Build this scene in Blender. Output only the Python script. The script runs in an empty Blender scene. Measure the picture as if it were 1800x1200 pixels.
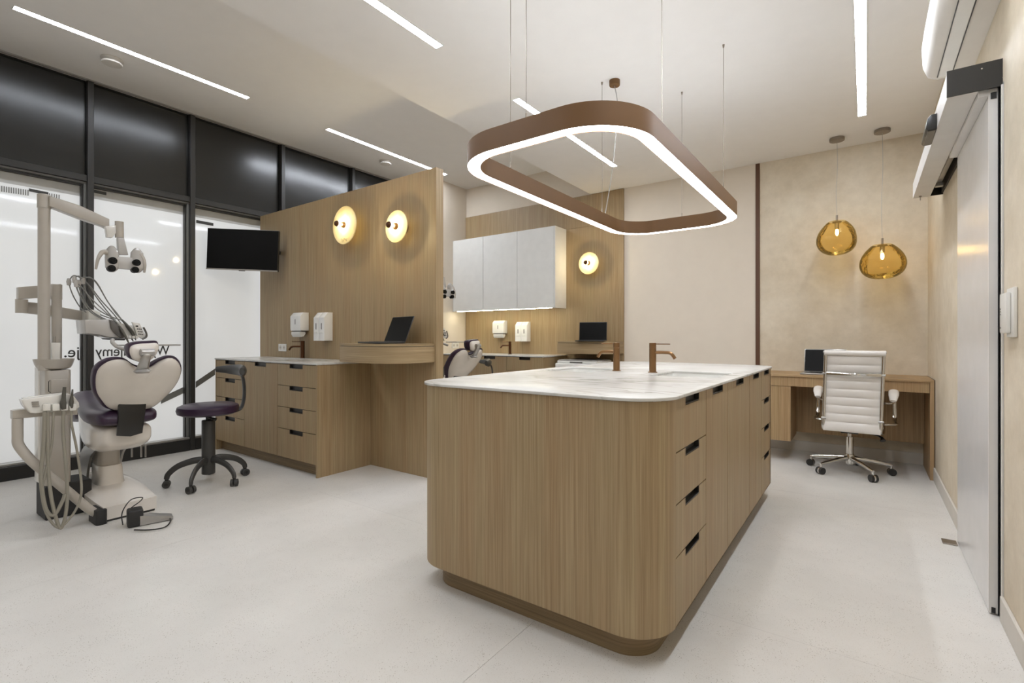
import bpy, bmesh, math, random
from mathutils import Vector, Matrix
random.seed(7)
SC = bpy.context.scene
COL = SC.collection
PI = math.pi

# ------------------------------------------------------------------ camera
FPX, YAW, HZN, CAMH = 865.94, 0.6224, 592.6, 1.10
cam = bpy.data.cameras.new('camera'); cam_o = bpy.data.objects.new('camera', cam); COL.objects.link(cam_o)
cam.sensor_width = 36; cam.lens = FPX/1800*36; cam.shift_y = -(600-HZN)/1800
cam.clip_start = 0.05
cam_o.location = (0, 0, CAMH); cam_o.rotation_euler = (PI/2, 0, YAW)
SC.camera = cam_o
# ------------------------------------------------------------------ world + exposure
w = bpy.data.worlds.new('world'); SC.world = w; w.use_nodes = True
w.node_tree.nodes['Background'].inputs[0].default_value = (0.9, 0.93, 1, 1)
w.node_tree.nodes['Background'].inputs[1].default_value = 0.3
SC.view_settings.view_transform = 'Standard'; SC.view_settings.look = 'None'
SC.view_settings.gamma = 1; SC.view_settings.use_curve_mapping = False
SC.view_settings.exposure = 0.10
STRIP_W, STRIP_L, RING_W, WARM_W, PANE_W = 68.0, 46.0, 17.0, 260.0, 0.43
SC.cycles.max_bounces = 8; SC.cycles.diffuse_bounces = 4
SC.cycles.caustics_reflective = False; SC.cycles.caustics_refractive = False
SC.cycles.sample_clamp_indirect = 4

# pixel -> world point on a plane (photo measured in 1800x1200)
FW = (-math.sin(YAW), math.cos(YAW)); RT = (math.cos(YAW), math.sin(YAW))
def ray(x, y):
    u = (x-900)/FPX; return (FW[0]+RT[0]*u, FW[1]+RT[1]*u, (HZN-y)/FPX)
def at_x(x, y, X): d = ray(x, y); t = X/d[0]; return Vector((X, d[1]*t, CAMH+d[2]*t))
def at_y(x, y, Y): d = ray(x, y); t = Y/d[1]; return Vector((d[0]*t, Y, CAMH+d[2]*t))
def at_z(x, y, Z=0): d = ray(x, y); t = (Z-CAMH)/d[2]; return Vector((d[0]*t, d[1]*t, Z))

# ------------------------------------------------------------------ materials
def lin(c):
    return tuple(((v/255)/12.92 if v/255 <= .04045 else ((v/255+.055)/1.055)**2.4) for v in c)
def newmat(name):
    m = bpy.data.materials.new(name); m.use_nodes = True
    nt = m.node_tree; b = nt.nodes['Principled BSDF']; return m, nt, b
def N(nt, t, **kw):
    n = nt.nodes.new(t)
    for k, v in kw.items(): setattr(n, k, v)
    return n
def coords(nt, scale, src='Object', loc=(0, 0, 0)):
    tc = N(nt, 'ShaderNodeTexCoord'); mp = N(nt, 'ShaderNodeMapping')
    mp.inputs['Scale'].default_value = scale; mp.inputs['Location'].default_value = loc
    nt.links.new(tc.outputs[src], mp.inputs[0]); return mp.outputs[0]
def noise(nt, vec, scale=1, detail=3, rough=.5):
    n = N(nt, 'ShaderNodeTexNoise'); n.inputs['Scale'].default_value = scale
    n.inputs['Detail'].default_value = detail; n.inputs['Roughness'].default_value = rough
    nt.links.new(vec, n.inputs['Vector']); return n.outputs[0]
def ramp(nt, fac, stops):
    r = N(nt, 'ShaderNodeValToRGB'); e = r.color_ramp.elements
    while len(e) < len(stops): e.new(.5)
    for i, (p, c) in enumerate(stops):
        e[i].position = p; e[i].color = (*c, 1) if len(c) == 3 else c
    nt.links.new(fac, r.inputs[0]); return r.outputs[0]
def mix(nt, a, b, f, mode='MIX'):
    m = N(nt, 'ShaderNodeMix', data_type='RGBA', blend_type=mode)
    for s, v in ((0, f), (6, a), (7, b)):
        if hasattr(v, 'is_linked') or hasattr(v, 'node'): nt.links.new(v, m.inputs[s])
        else: m.inputs[s].default_value = v if not isinstance(v, tuple) else (*v, 1)
    return m.outputs[2]
def bump(nt, b, h, strength, dist=.001):
    bp = N(nt, 'ShaderNodeBump'); bp.inputs['Strength'].default_value = strength
    bp.inputs['Distance'].default_value = dist
    nt.links.new(h, bp.inputs['Height']); nt.links.new(bp.outputs[0], b.inputs['Normal'])
def plain(name, c, rough=.5, metal=0, coat=0, var=.03):
    m, nt, b = newmat(name); c = lin(c)
    n = noise(nt, coords(nt, (9, 9, 9)), 1, 4)
    lo = tuple(v*(1-var) for v in c); hi = tuple(min(1, v*(1+var)) for v in c)
    nt.links.new(ramp(nt, n, [(.3, lo), (.7, hi)]), b.inputs['Base Color'])
    b.inputs['Roughness'].default_value = rough; b.inputs['Metallic'].default_value = metal
    b.inputs['Coat Weight'].default_value = coat; b.inputs['Coat Roughness'].default_value = .08
    return m
def emis(name, c, s):
    m, nt, b = newmat(name); c = lin(c)
    b.inputs['Base Color'].default_value = (.8, .8, .8, 1)
    b.inputs['Emission Color'].default_value = (*c, 1); b.inputs['Emission Strength'].default_value = s
    return m
def wood(name, dark, midc, light, horiz=False, rough=.5):
    m, nt, b = newmat(name)
    a = (1.3, 1.3, 95) if horiz else (95, 95, 1.3)
    a2 = (.4, .4, 10) if horiz else (10, 10, .4)
    a3 = (4, 4, 260) if horiz else (260, 260, 4)
    n1 = noise(nt, coords(nt, a), 1, 4, .6); n2 = noise(nt, coords(nt, a2, loc=(3, 1, 2)), 1, 3, .55); n3 = noise(nt, coords(nt, a3), 1, 2)
    c1 = ramp(nt, n1, [(.25, lin(dark)), (.5, lin(midc)), (.75, lin(light))])
    c2 = ramp(nt, n2, [(.3, (.95, .89, .82)), (.5, (.98, .975, .95)), (.7, (.96, 1.0, .95))])
    c = mix(nt, c1, c2, 1.0, 'MULTIPLY')
    c3 = ramp(nt, n3, [(.35, (.80, .79, .76)), (.55, (1, 1, 1))])
    c = mix(nt, c, c3, .7, 'MULTIPLY')
    nt.links.new(c, b.inputs['Base Color']); b.inputs['Roughness'].default_value = rough
    bump(nt, b, n1, .25, .0006); return m
M = {}
M['oak'] = wood('oak', (143, 120, 88), (161, 138, 105), (178, 157, 123))
M['oak_h'] = wood('oak_horizontal', (143, 120, 88), (161, 138, 105), (178, 157, 123), True)
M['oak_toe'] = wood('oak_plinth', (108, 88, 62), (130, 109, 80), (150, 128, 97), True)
M['desk_oak'] = wood('desk_oak', (150, 122, 86), (172, 143, 106), (188, 160, 123))
M['desk_oak_h'] = wood('desk_oak_horizontal', (150, 122, 86), (172, 143, 106), (188, 160, 123), True)
M['ceiling'] = plain('ceiling_paint', (236, 233, 229), .85, var=.01)
M['paint'] = plain('wall_paint', (222, 211, 195), .8, var=.015)
M['white'] = plain('white_lacquer', (224, 223, 218), .35)
M['white_plastic'] = plain('white_plastic', (234, 233, 230), .25, coat=.4)
M['plate_white'] = plain('switch_white', (228, 226, 220), .35)
M['black'] = plain('black_metal', (34, 33, 31), .32)
M['black_soft'] = plain('black_rubber', (38, 37, 36), .6)
M['frame'] = plain('window_frame_black', (46, 45, 43), .38)
M['gap'] = plain('dark_gap', (20, 19, 18), .5)
M['grey_metal'] = plain('grey_metal', (120, 120, 118), .35, .6)
M['grip'] = plain('grip_channel', (58, 56, 53), .35, .5)
M['side_grey'] = plain('side_profile_grey', (112, 112, 109), .35)
M['alu'] = plain('aluminium', (176, 174, 170), .3, .75)
M['chrome'] = plain('chrome', (214, 212, 208), .1, 1, var=.01)
M['nickel'] = plain('brushed_nickel', (150, 140, 128), .35, .9)
M['bronze'] = plain('brushed_bronze', (134, 102, 70), .3, .9)
M['bronze_dark'] = plain('dark_bronze', (92, 62, 42), .32, .85)
M['ring'] = plain('bronze_lacquer', (108, 76, 40), .5, .1)
M['brown_trim'] = plain('brown_trim', (86, 56, 36), .45)
M['screen'] = plain('dark_screen', (12, 12, 12), .4)
M['screen'].node_tree.nodes['Principled BSDF'].inputs['Specular IOR Level'].default_value = .15
M['laptop'] = plain('graphite_case', (66, 66, 66), .4, .6)
M['purple'] = plain('purple_leatherette', (46, 25, 50), .42, coat=.1)
M['shell'] = plain('cream_shell', (222, 215, 205), .25, coat=.35)
M['unit'] = plain('warm_grey_enamel', (184, 177, 166), .32, coat=.2)
M['unit_white'] = plain('unit_white', (226, 223, 215), .25, coat=.4)
M['lamp_grey'] = plain('lamp_enamel', (190, 186, 180), .22, coat=.4)
M['smoke'] = plain('smoked_plastic', (98, 95, 90), .3)
M['hose'] = plain('hose_grey', (142, 137, 124), .5)
M['hose_light'] = plain('cord_grey', (128, 128, 124), .45)
M['tool'] = plain('instrument_grey', (84, 82, 74), .45)
M['stool_black'] = plain('stool_graphite', (60, 59, 57), .42)
M['leather'] = plain('white_leather', (222, 217, 210), .42, coat=.1)
M['door'] = plain('door_lacquer', (224, 223, 221), .25, .05)
M['door_cover'] = plain('door_cover_white', (222, 219, 214), .4)
M['baseboard'] = plain('baseboard', (206, 200, 190), .6)
M['ac'] = plain('aircon_plastic', (216, 211, 203), .6)
M['ink'] = plain('graphic_ink', (62, 62, 60), .5)
M['ink_soft'] = plain('graphic_grey', (118, 118, 114), .5)
M['bulkhead'] = plain('bulkhead_grey', (196, 196, 192), .35)
M['strip'] = emis('led_diffuser', (234, 240, 250), STRIP_W)
M['strip_far'] = emis('led_diffuser_far_bay', (234, 240, 250), 105)
M['strip_back'] = emis('led_diffuser_unseen', (234, 240, 250), 28)
M['strip_l'] = emis('led_diffuser_window_side', (234, 240, 250), STRIP_L)
M['ring_fill'] = emis('added_uplight_glow', (238, 244, 252), 16)  # glow added on top of the ring to lift the ceiling
M['ring_led'] = emis('ring_diffuser', (246, 246, 250), RING_W)
M['under_led'] = emis('under_cabinet_led', (255, 246, 214), 55)
M['bulb'] = emis('warm_filament', (255, 232, 180), WARM_W)
M['bulb2'] = emis('pendant_filament', (255, 222, 158), 60)
# black spandrel glass
m, nt, b = newmat('black_spandrel'); b.inputs['Base Color'].default_value = (*lin((26, 26, 24)), 1)
b.inputs['Roughness'].default_value = .24; b.inputs['Coat Weight'].default_value = .3; b.inputs['Coat Roughness'].default_value = .25
n = noise(nt, coords(nt, (3, 3, 3)), 1, 2); bump(nt, b, n, .12, .02); M['spandrel'] = m
# frosted, back-lit glass
m, nt, b = newmat('frosted_pane'); b.inputs['Base Color'].default_value = (.45, .46, .46, 1)
b.inputs['Roughness'].default_value = .06
n = noise(nt, coords(nt, (1.2, 1.2, .7)), 1, 2)
nt.links.new(ramp(nt, n, [(.3, (.88, .89, .88)), (.7, (1, 1, .99))]), b.inputs['Emission Color'])
b.inputs['Emission Strength'].default_value = PANE_W; M['pane'] = m
# plaster wallpaper
m, nt, b = newmat('mottled_plaster')
n1 = noise(nt, coords(nt, (3, 3, 3)), 1, 6, .65); n2 = noise(nt, coords(nt, (16, 16, 16)), 1, 5, .7)
c = mix(nt, ramp(nt, n1, [(.35, lin((206, 192, 168))), (.65, lin((221, 209, 188)))]), ramp(nt, n2, [(.35, (.93, .93, .93)), (.6, (1, 1, 1))]), .8, 'MULTIPLY')
nt.links.new(c, b.inputs['Base Color']); b.inputs['Roughness'].default_value = .7; bump(nt, b, n2, .3, .002); M['plaster'] = m
# floor vinyl with fine chips
m, nt, b = newmat('speckled_vinyl')
v = N(nt, 'ShaderNodeTexVoronoi'); v.inputs['Scale'].default_value = 125; nt.links.new(coords(nt, (1, 1, 1)), v.inputs['Vector'])
v2 = N(nt, 'ShaderNodeTexVoronoi'); v2.inputs['Scale'].default_value = 210; nt.links.new(coords(nt, (1, 1, 1), loc=(4, 2, 0)), v2.inputs['Vector'])
big = noise(nt, coords(nt, (2.2, 2.2, 2.2)), 1, 5, .6); clus = noise(nt, coords(nt, (9, 9, 9)), 1, 3)
base = ramp(nt, big, [(.3, lin((209, 205, 198))), (.7, lin((221, 217, 210)))])
spk = ramp(nt, v.outputs['Distance'], [(.12, (.40, .35, .28)), (.2, (1, 1, 1))])
spk2 = ramp(nt, v2.outputs['Distance'], [(.14, (.72, .68, .62)), (.24, (1, 1, 1))])
gate = ramp(nt, clus, [(.42, (0, 0, 0)), (.56, (1, 1, 1))])
c = mix(nt, base, spk, gate, 'MULTIPLY'); c = mix(nt, c, spk2, .7, 'MULTIPLY')
nt.links.new(c, b.inputs['Base Color']); b.inputs['Roughness'].default_value = .42; M['floor'] = m
# veined white stone
m, nt, b = newmat('white_marble')
wv = N(nt, 'ShaderNodeTexNoise'); wv.inputs['Scale'].default_value = 1.6; wv.inputs['Detail'].default_value = 5; wv.inputs['Distortion'].default_value = 1.6
nt.links.new(coords(nt, (.9, 2.4, 1)), wv.inputs['Vector'])
vein = ramp(nt, wv.outputs[0], [(.455, (1, 1, 1)), (.492, (.63, .62, .59)), (.505, (.80, .79, .77)), (.56, (1, 1, 1))])
n2 = noise(nt, coords(nt, (2, 4, 1)), 1, 4); soft = ramp(nt, n2, [(.35, (.93, .925, .91)), (.65, (1, 1, 1))])
n3 = noise(nt, coords(nt, (1.4, 2.2, 1), loc=(5, 2, 0)), 1, 2); g = ramp(nt, n3, [(.4, (0, 0, 0)), (.6, (1, 1, 1))])
c = mix(nt, lin((208, 207, 203)), vein, g, 'MULTIPLY'); c = mix(nt, c, soft, 1.0, 'MULTIPLY')
nt.links.new(c, b.inputs['Base Color']); b.inputs['Roughness'].default_value = .22; M['marble'] = m
# thin amber glass
m, nt, b = newmat('amber_glass'); out = nt.nodes['Material Output']
tr = N(nt, 'ShaderNodeBsdfTransparent'); tr.inputs[0].default_value = (.94, .82, .52, 1)
gl = N(nt, 'ShaderNodeBsdfGlossy'); gl.inputs[0].default_value = (1, .9, .6, 1); gl.inputs['Roughness'].default_value = .04
df = N(nt, 'ShaderNodeBsdfTranslucent'); df.inputs[0].default_value = (.85, .66, .32, 1)
lw = N(nt, 'ShaderNodeLayerWeight'); lw.inputs[0].default_value = .24
bp = N(nt, 'ShaderNodeBump'); bp.inputs['Strength'].default_value = .35; bp.inputs['Distance'].default_value = .02
nz = noise(nt, coords(nt, (22, 22, 22)), 1, 2); nt.links.new(nz, bp.inputs['Height']); nt.links.new(bp.outputs[0], gl.inputs['Normal'])
m1 = N(nt, 'ShaderNodeMixShader'); m1.inputs[0].default_value = .12; nt.links.new(tr.outputs[0], m1.inputs[1]); nt.links.new(df.outputs[0], m1.inputs[2])
m2 = N(nt, 'ShaderNodeMixShader'); nt.links.new(lw.outputs['Fresnel'], m2.inputs[0]); nt.links.new(m1.outputs[0], m2.inputs[1]); nt.links.new(gl.outputs[0], m2.inputs[2])
nt.links.new(m2.outputs[0], out.inputs[0]); nt.nodes.remove(b); M['amber'] = m
# alabaster disc
m, nt, b = newmat('alabaster_glass'); out = nt.nodes['Material Output']
nz = noise(nt, coords(nt, (9, 9, 9)), 1, 3)
cc = ramp(nt, nz, [(.35, lin((244, 232, 190))), (.65, lin((252, 247, 226)))])
d1 = N(nt, 'ShaderNodeBsdfDiffuse'); t1 = N(nt, 'ShaderNodeBsdfTranslucent'); nt.links.new(cc, d1.inputs[0]); nt.links.new(cc, t1.inputs[0])
m1 = N(nt, 'ShaderNodeMixShader'); m1.inputs[0].default_value = .7; nt.links.new(d1.outputs[0], m1.inputs[1]); nt.links.new(t1.outputs[0], m1.inputs[2])
nt.links.new(m1.outputs[0], out.inputs[0]); nt.nodes.remove(b); M['disc'] = m

# ------------------------------------------------------------------ mesh helpers
def box(bm, x0, x1, y0, y1, z0, z1, bev=0, seg=1):
    r = bmesh.ops.create_cube(bm, size=1); vs = r['verts']
    bmesh.ops.scale(bm, vec=(abs(x1-x0), abs(y1-y0), abs(z1-z0)), verts=vs)
    bmesh.ops.translate(bm, vec=((x0+x1)/2, (y0+y1)/2, (z0+z1)/2), verts=vs)
    if bev:
        es = list({e for v in vs for e in v.link_edges})
        bmesh.ops.bevel(bm, geom=es, offset=bev, segments=seg, affect='EDGES', profile=.5)
    return bm
def obox(bm, c, size, rot, bev=0, seg=2):
    t = bmesh.new(); box(t, -size[0]/2, size[0]/2, -size[1]/2, size[1]/2, -size[2]/2, size[2]/2, bev, seg)
    mx = Matrix.Translation(c) @ rot
    bmesh.ops.transform(t, matrix=mx, verts=t.verts); merge(bm, t); return bm
def merge(bm, t):
    me = bpy.data.meshes.new('tmp'); t.to_mesh(me); bm.from_mesh(me); bpy.data.meshes.remove(me); t.free()
def prism(bm, poly, fn, d0, d1, bev=0, seg=2, open_top=False):
    # poly: list of (u,v); fn(u,v,d)->Vector ; extruded from d0 to d1
    t = bmesh.new()
    a = [t.verts.new(fn(u, v, d0)) for u, v in poly]; b2 = [t.verts.new(fn(u, v, d1)) for u, v in poly]
    n = len(poly)
    f0 = t.faces.new(a); f1 = t.faces.new(list(reversed(b2)))
    for i in range(n): t.faces.new((a[i], b2[i], b2[(i+1) % n], a[(i+1) % n]))
    bmesh.ops.recalc_face_normals(t, faces=t.faces)
    if bev:
        es = list({e for f in (f0, f1) for e in f.edges})
        bmesh.ops.bevel(t, geom=es, offset=bev, segments=seg, affect='EDGES', profile=.5)
    if open_top: bmesh.ops.delete(t, geom=[f1], context='FACES_ONLY')
    merge(bm, t); return bm
FXY = lambda u, v, d: Vector((u, v, d))
FXZ = lambda u, v, d: Vector((u, d, v))
FYZ = lambda u, v, d: Vector((d, u, v))
def rrect(x0, x1, y0, y1, r, n=10):
    pts = []
    for cx, cy, a0 in ((x1-r, y1-r, 0), (x0+r, y1-r, 90), (x0+r, y0+r, 180), (x1-r, y0+r, 270)):
        for i in range(n+1):
            a = math.radians(a0+90*i/n); pts.append((cx+r*math.cos(a), cy+r*math.sin(a)))
    return pts
def catmull(pts, k=8, closed=False):
    P = [Vector(p) for p in pts]; n = len(P); out = []
    rng = range(n) if closed else range(n-1)
    for i in rng:
        if closed: p0, p1, p2, p3 = P[i-1], P[i], P[(i+1) % n], P[(i+2) % n]
        else: p0, p1, p2, p3 = P[max(i-1, 0)], P[i], P[i+1], P[min(i+2, n-1)]
        for j in range(k):
            t = j/k; out.append(.5*((2*p1)+(p2-p0)*t+(2*p0-5*p1+4*p2-p3)*t*t+(3*p1-p0-3*p2+p3)*t**3))
    if not closed: out.append(P[-1])
    return out
def tube(bm, pts, r, seg=10, k=0, closed=False, flat=None):
    # r: number or list ; flat=(w,h) for an oval/rect section
    if k: pts = catmull(pts, k, closed)
    P = [Vector(p) for p in pts]; n = len(P); rings = []; up = None
    for i, p in enumerate(P):
        if closed: d = (P[(i+1) % n]-P[i-1]).normalized()
        else: d = (P[min(i+1, n-1)]-P[max(i-1, 0)]).normalized()
        if up is None:
            up = Vector((0, 0, 1)) if abs(d.z) < .9 else Vector((1, 0, 0))
        s = d.cross(up).normalized(); up = s.cross(d).normalized()
        rr = r[min(int(i*len(r)/n), len(r)-1)] if isinstance(r, (list, tuple)) else r
        if isinstance(r, (list, tuple)):
            q = i/(n-1)*(len(r)-1); a = int(q); rr = r[a]+(r[min(a+1, len(r)-1)]-r[a])*(q-a)
        fx, fy = flat if flat else (1, 1)
        rings.append([bm.verts.new(p+s*math.cos(2*PI*j/seg)*rr*fx+up*math.sin(2*PI*j/seg)*rr*fy) for j in range(seg)])
    for i in range(n if closed else n-1):
        A, B = rings[i], rings[(i+1) % n]
        for j in range(seg): bm.faces.new((A[j], A[(j+1) % seg], B[(j+1) % seg], B[j]))
    if not closed:
        bm.faces.new(list(reversed(rings[0]))); bm.faces.new(rings[-1])
    return bm
def lathe(bm, prof, c=(0, 0, 0), seg=32, mx=None):
    rings = []; c = Vector(c); M4 = mx or Matrix.Identity(4)
    for r, z in prof:
        if r < 1e-5: rings.append([bm.verts.new(c+(M4 @ Vector((0, 0, z))))])
        else: rings.append([bm.verts.new(c+(M4 @ Vector((r*math.cos(2*PI*j/seg), r*math.sin(2*PI*j/seg), z)))) for j in range(seg)])
    for A, B in zip(rings, rings[1:]):
        for j in range(seg):
            a, b2, c2, d = A[j % len(A)], A[(j+1) % len(A)], B[(j+1) % len(B)], B[j % len(B)]
            q = []
            for v in (a, b2, c2, d):
                if v not in q: q.append(v)
            if len(q) > 2: bm.faces.new(q)
    return bm
def cyl(bm, p0, p1, r, seg=20): return tube(bm, [p0, p1], r, seg)
def BM(fn=None, *a, **k):
    bm = bmesh.new()
    if fn: fn(bm, *a, **k)
    return bm
MX = {}
def obj(name, bm, m, parent=None, smooth=True, ang=35):
    bmesh.ops.recalc_face_normals(bm, faces=bm.faces)
    if parent is not None: bmesh.ops.transform(bm, matrix=MX[parent.name].inverted(), verts=bm.verts)
    me = bpy.data.meshes.new(name); bm.to_mesh(me); bm.free()
    if smooth:
        for p in me.polygons: p.use_smooth = True
        me.set_sharp_from_angle(angle=math.radians(ang))
    me.materials.append(M[m] if isinstance(m, str) else m)
    o = bpy.data.objects.new(name, me); COL.objects.link(o)
    if parent is not None: o.parent = parent; MX[o.name] = MX[parent.name]
    else: MX[o.name] = Matrix.Identity(4)
    return o
def tag(o, label=None, cat=None, group=None, kind=None):
    for k, v in (('label', label), ('category', cat), ('group', group), ('kind', kind)):
        if v: o[k] = v
    return o
def thing(name, label, cat, loc=(0, 0, 0), rz=0, group=None, kind=None):
    o = bpy.data.objects.new(name, None); COL.objects.link(o); o.empty_display_size = .1
    o.location = loc; o.rotation_euler = (0, 0, rz)
    MX[o.name] = Matrix.Translation(loc) @ Matrix.Rotation(rz, 4, 'Z')
    return tag(o, label, cat, group, kind)
def local(o):   # build following parts in the thing's own coordinates
    MX[o.name] = Matrix.Identity(4)
def dup(root, delta, label=None, group=None, rz=0):
    r = root.copy(); COL.objects.link(r); r.location = root.location + Vector(delta); r.rotation_euler.z += rz
    if label: r['label'] = label
    if group: r['group'] = group
    for ch in list(root.children):
        c = ch.copy(); COL.objects.link(c); c.parent = r
        for g in ch.children:
            d = g.copy(); COL.objects.link(d); d.parent = c
    return r

# ================================================================== THE ROOM
XL, XR, YB, YN = -5.33, .435, 5.516, -2.6
ZR, ZL, XS = 2.862, 3.28, -2.733
def struct(name, bm, m, parent=None, **k):
    o = obj(name, bm, m, parent, **k)
    if parent is None: o['kind'] = 'structure'
    return o
# floor: welded vinyl sheets on a screed
fl = struct('floor', BM(box, XL-.2, XR+.2, YN-.2, YB+.2, -.12, -.006), 'baseboard')
xj = at_z(935, 1095).x
xs = [XL-.2, xj-4*.98, xj-2*.98-.98, xj-2*.98, xj-.98, xj, xj+.98, XR+.2]
xs = [XL-.12, xj-3.92, xj-1.96, xj, XR+.12]
ys = [YN-.12, .1, 2.05, 4.0, YB+.12]
for i in range(4):
    for j in range(4):
        bm = BM(box, xs[i]+.0005, xs[i+1]-.0005, ys[j]+.0004, ys[j+1]-.0004, -.006, 0)
        obj('vinyl_sheet', bm, 'floor', fl)
# ceilings (the right one is dropped) and the step between them
struct('ceiling', BM(box, XS-.02, XR+.2, YN-.2, YB+.2, ZR, ZR+.12), 'ceiling')
struct('ceiling', BM(box, XL-.2, XS-.02, YN-.2, YB+.2, ZL, ZL+.12), 'ceiling')
struct('trim_1', BM(box, XS-.02, XS, YN-.2, YB+.2, ZR+.12, ZL+.12), 'ceiling')
# walls
struct('wall_back', BM(box, XL-.2, -.907, YB, YB+.15, -.12, ZL+.12), 'paint')
wb = struct('wall_back', BM(box, -.907, XR+.02, YB, YB+.15, -.12, ZL+.12), 'plaster')
struct('wall_right', BM(box, XR, XR+.15, YN-.2, YB, -.12, ZL+.12), 'plaster')
struct('wall_front', BM(box, XL-.2, XR+.2, YN-.15, YN, -.12, ZL+.12), 'paint')
struct('wall_left', BM(box, XL-.2, -4.785, 4.72, YB, -.12, ZL+.12), 'paint')
struct('wall_left', BM(box, XL-.3, XL-.18, YN-.2, 4.8, -.12, ZL+.12), 'paint')
struct('trim_2', BM(box, -.907, -.869, YB-.012, YB, 0, ZR-.004, .002), 'brown_trim')
struct('baseboard_right', BM(box, XR-.012, XR, 3.6, YB, 0, .10, .003), 'baseboard')
struct('baseboard_right', BM(box, XR-.012, XR, YN, 2.655, 0, .10, .003), 'baseboard')
struct('baseboard_back', BM(box, -2.3, XR-.012, YB-.012, YB, 0, .10, .003), 'baseboard')
# oak wall cladding, panels with fine joints
def panels(prefix, rects, y0, y1, mat='oak', group=None):
    r = thing(prefix[0], prefix[1], prefix[2], (rects[0][0], y0, 0))
    for (a, b2, c, d) in rects: obj('panel', BM(box, a+.001, b2-.001, y0, y1, c+.001, d-.001, .0008), mat, r)
    return r
panels(('wall_cladding', 'tall oak wall cladding behind the white wall cabinet on the back wall', 'cladding'),
       [(-4.783, -4.2, 0, 2.47), (-4.2, -3.65, 0, 2.47), (-3.65, -3.09, 0, 2.47), (-3.09, -2.319, 0, 2.47), (-4.783, -3.09, 2.47, ZR-.003), (-3.09, -2.319, 2.47, ZR-.003)], YB-.022, YB-.001)
# window wall: black frames, black spandrels, frosted lower panes
MUL = [-1.95, -1.13, -.31, .5, 1.29, 2.07, 2.99, 3.93]
for i, y in enumerate(MUL):
    o = struct('trim_%d' % (i+3), BM(box, XL-.13, XL, y, y+.042, 0, ZL, .003), 'frame')
edges = [YN-.04]+MUL+[4.72]
for i in range(len(edges)-1):
    a = edges[i]+.042; b2 = edges[i+1]
    wn = thing('window_%d' % (i+1), None, None, (XL-.1, a, 0), kind='structure')
    obj('sill', BM(box, XL-.13, XL-.001, a, b2, 0, .108, .003), 'black', wn)
    obj('ledge', BM(box, XL-.10, XL-.02, a, b2, .108, .128, .002), 'alu', wn)
    obj('pane', BM(box, XL-.11, XL-.10, a, b2, .128, 2.40), 'pane', wn)
    obj('bulkhead_band', BM(box, XL-.1, XL-.097, a, b2, 2.30, 2.385), 'bulkhead', wn)  # grey strip standing in for the darker outside bulkhead seen through the glass
    fr = bmesh.new()
    box(fr, XL-.10, XL-.06, a, a+.012, .128, 2.39); box(fr, XL-.10, XL-.06, b2-.03, b2-.018, .128, 2.39)
    box(fr, XL-.10, XL-.06, a, b2, 2.385, 2.40)
    obj('pane_frame', fr, 'frame', wn)
    obj('side_profile', BM(box, XL-.10, XL-.035, b2-.018, b2, .128, 2.40, .001), 'side_grey', wn)
    rl = bmesh.new(); box(rl, XL-.11, XL-.012, a, b2, 2.415, 2.47, .003); obj('rail', rl, 'frame', wn)
    obj('rail_edge', BM(box, XL-.11, XL-.03, a, b2, 2.40, 2.414), 'side_grey', wn)
    obj('spandrel_panel', BM(box, XL-.11, XL-.055, a, b2, 2.47, ZL, .004), 'spandrel', wn)
struct('trim_20', BM(box, XL-.02, XL+.004, YN, 4.72, ZL-.012, ZL), 'alu')
# mirrored lettering on the outside of the glass
def glass_text(body, px0, px1, label):
    cu = bpy.data.curves.new('lettering', 'FONT'); cu.body = body; cu.size = .13; cu.extrude = .0006; cu.offset = .0008
    cu.materials.append(M['ink']); to = bpy.data.objects.new('tmp_text', cu); COL.objects.link(to)
    bpy.context.view_layer.update()
    dg = bpy.context.evaluated_depsgraph_get(); me = bpy.data.meshes.new_from_object(to.evaluated_get(dg)); bpy.data.objects.remove(to)
    y0, y1 = at_x(px0, 620, XL-.094).y, at_x(px1, 620, XL-.094).y
    xs_ = [v.co.x for v in me.vertices]; sx = (y1-y0)/(max(xs_)-min(xs_)); x0 = min(xs_)
    for v in me.vertices: v.co = Vector((XL-.094+v.co.z, y1-(v.co.x-x0)*sx, .934+v.co.y*.98))
    me.name = 'window_lettering'; lo = bpy.data.objects.new('window_lettering', me); COL.objects.link(lo)
    tag(lo, label, 'lettering')
glass_text('Wykonujemy', 167.5, 298, 'longer mirrored dark word on the frosted glass behind the near headrest')
glass_text('je.', 113, 141, 'short mirrored dark word on the frosted glass right of the rinse bowl')
gm = bmesh.new()     # grey swoosh of the same window graphic
for A, B, wd in (((283, 704), (334, 680), 5.5), ((344, 676), (378, 653), 5.5)):
    p = [at_x(A[0], A[1]-wd, XL-.095), at_x(B[0], B[1]-wd, XL-.095), at_x(B[0], B[1]+wd, XL-.095), at_x(A[0], A[1]+wd, XL-.095)]
    prism(gm, [(q.y, q.z) for q in p], FYZ, XL-.096, XL-.093)
tag(obj('window_graphic', gm, 'ink_soft'), 'grey diagonal stripe graphic on the frosted glass beside the stool', 'graphic')
gm = bmesh.new()
for x, y, x2, y2 in ((142, 651, 154, 660), (146, 648, 154, 655)):
    tube(gm, [at_x(x, y, XL-.094), at_x(x2, y2, XL-.094)], .003, 6)
tag(obj('window_graphic', gm, 'ink'), 'two short dark strokes on the glass left of the heart-shaped backrest', 'graphic')
gm = bmesh.new()     # louvre grille printed high on the first pane
for i in range(26):
    px = -2+i*4.2
    if 50 < px < 84: continue
    p = at_x(px, 326+px*.155, XL-.094); box(gm, XL-.096, XL-.093, p.y, p.y+.006, p.z-.045, p.z)
tag(obj('vent_louvre', gm, 'ink_soft'), 'row of short grey louvre bars seen high in the left frosted pane', 'vent', kind='stuff')
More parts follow.
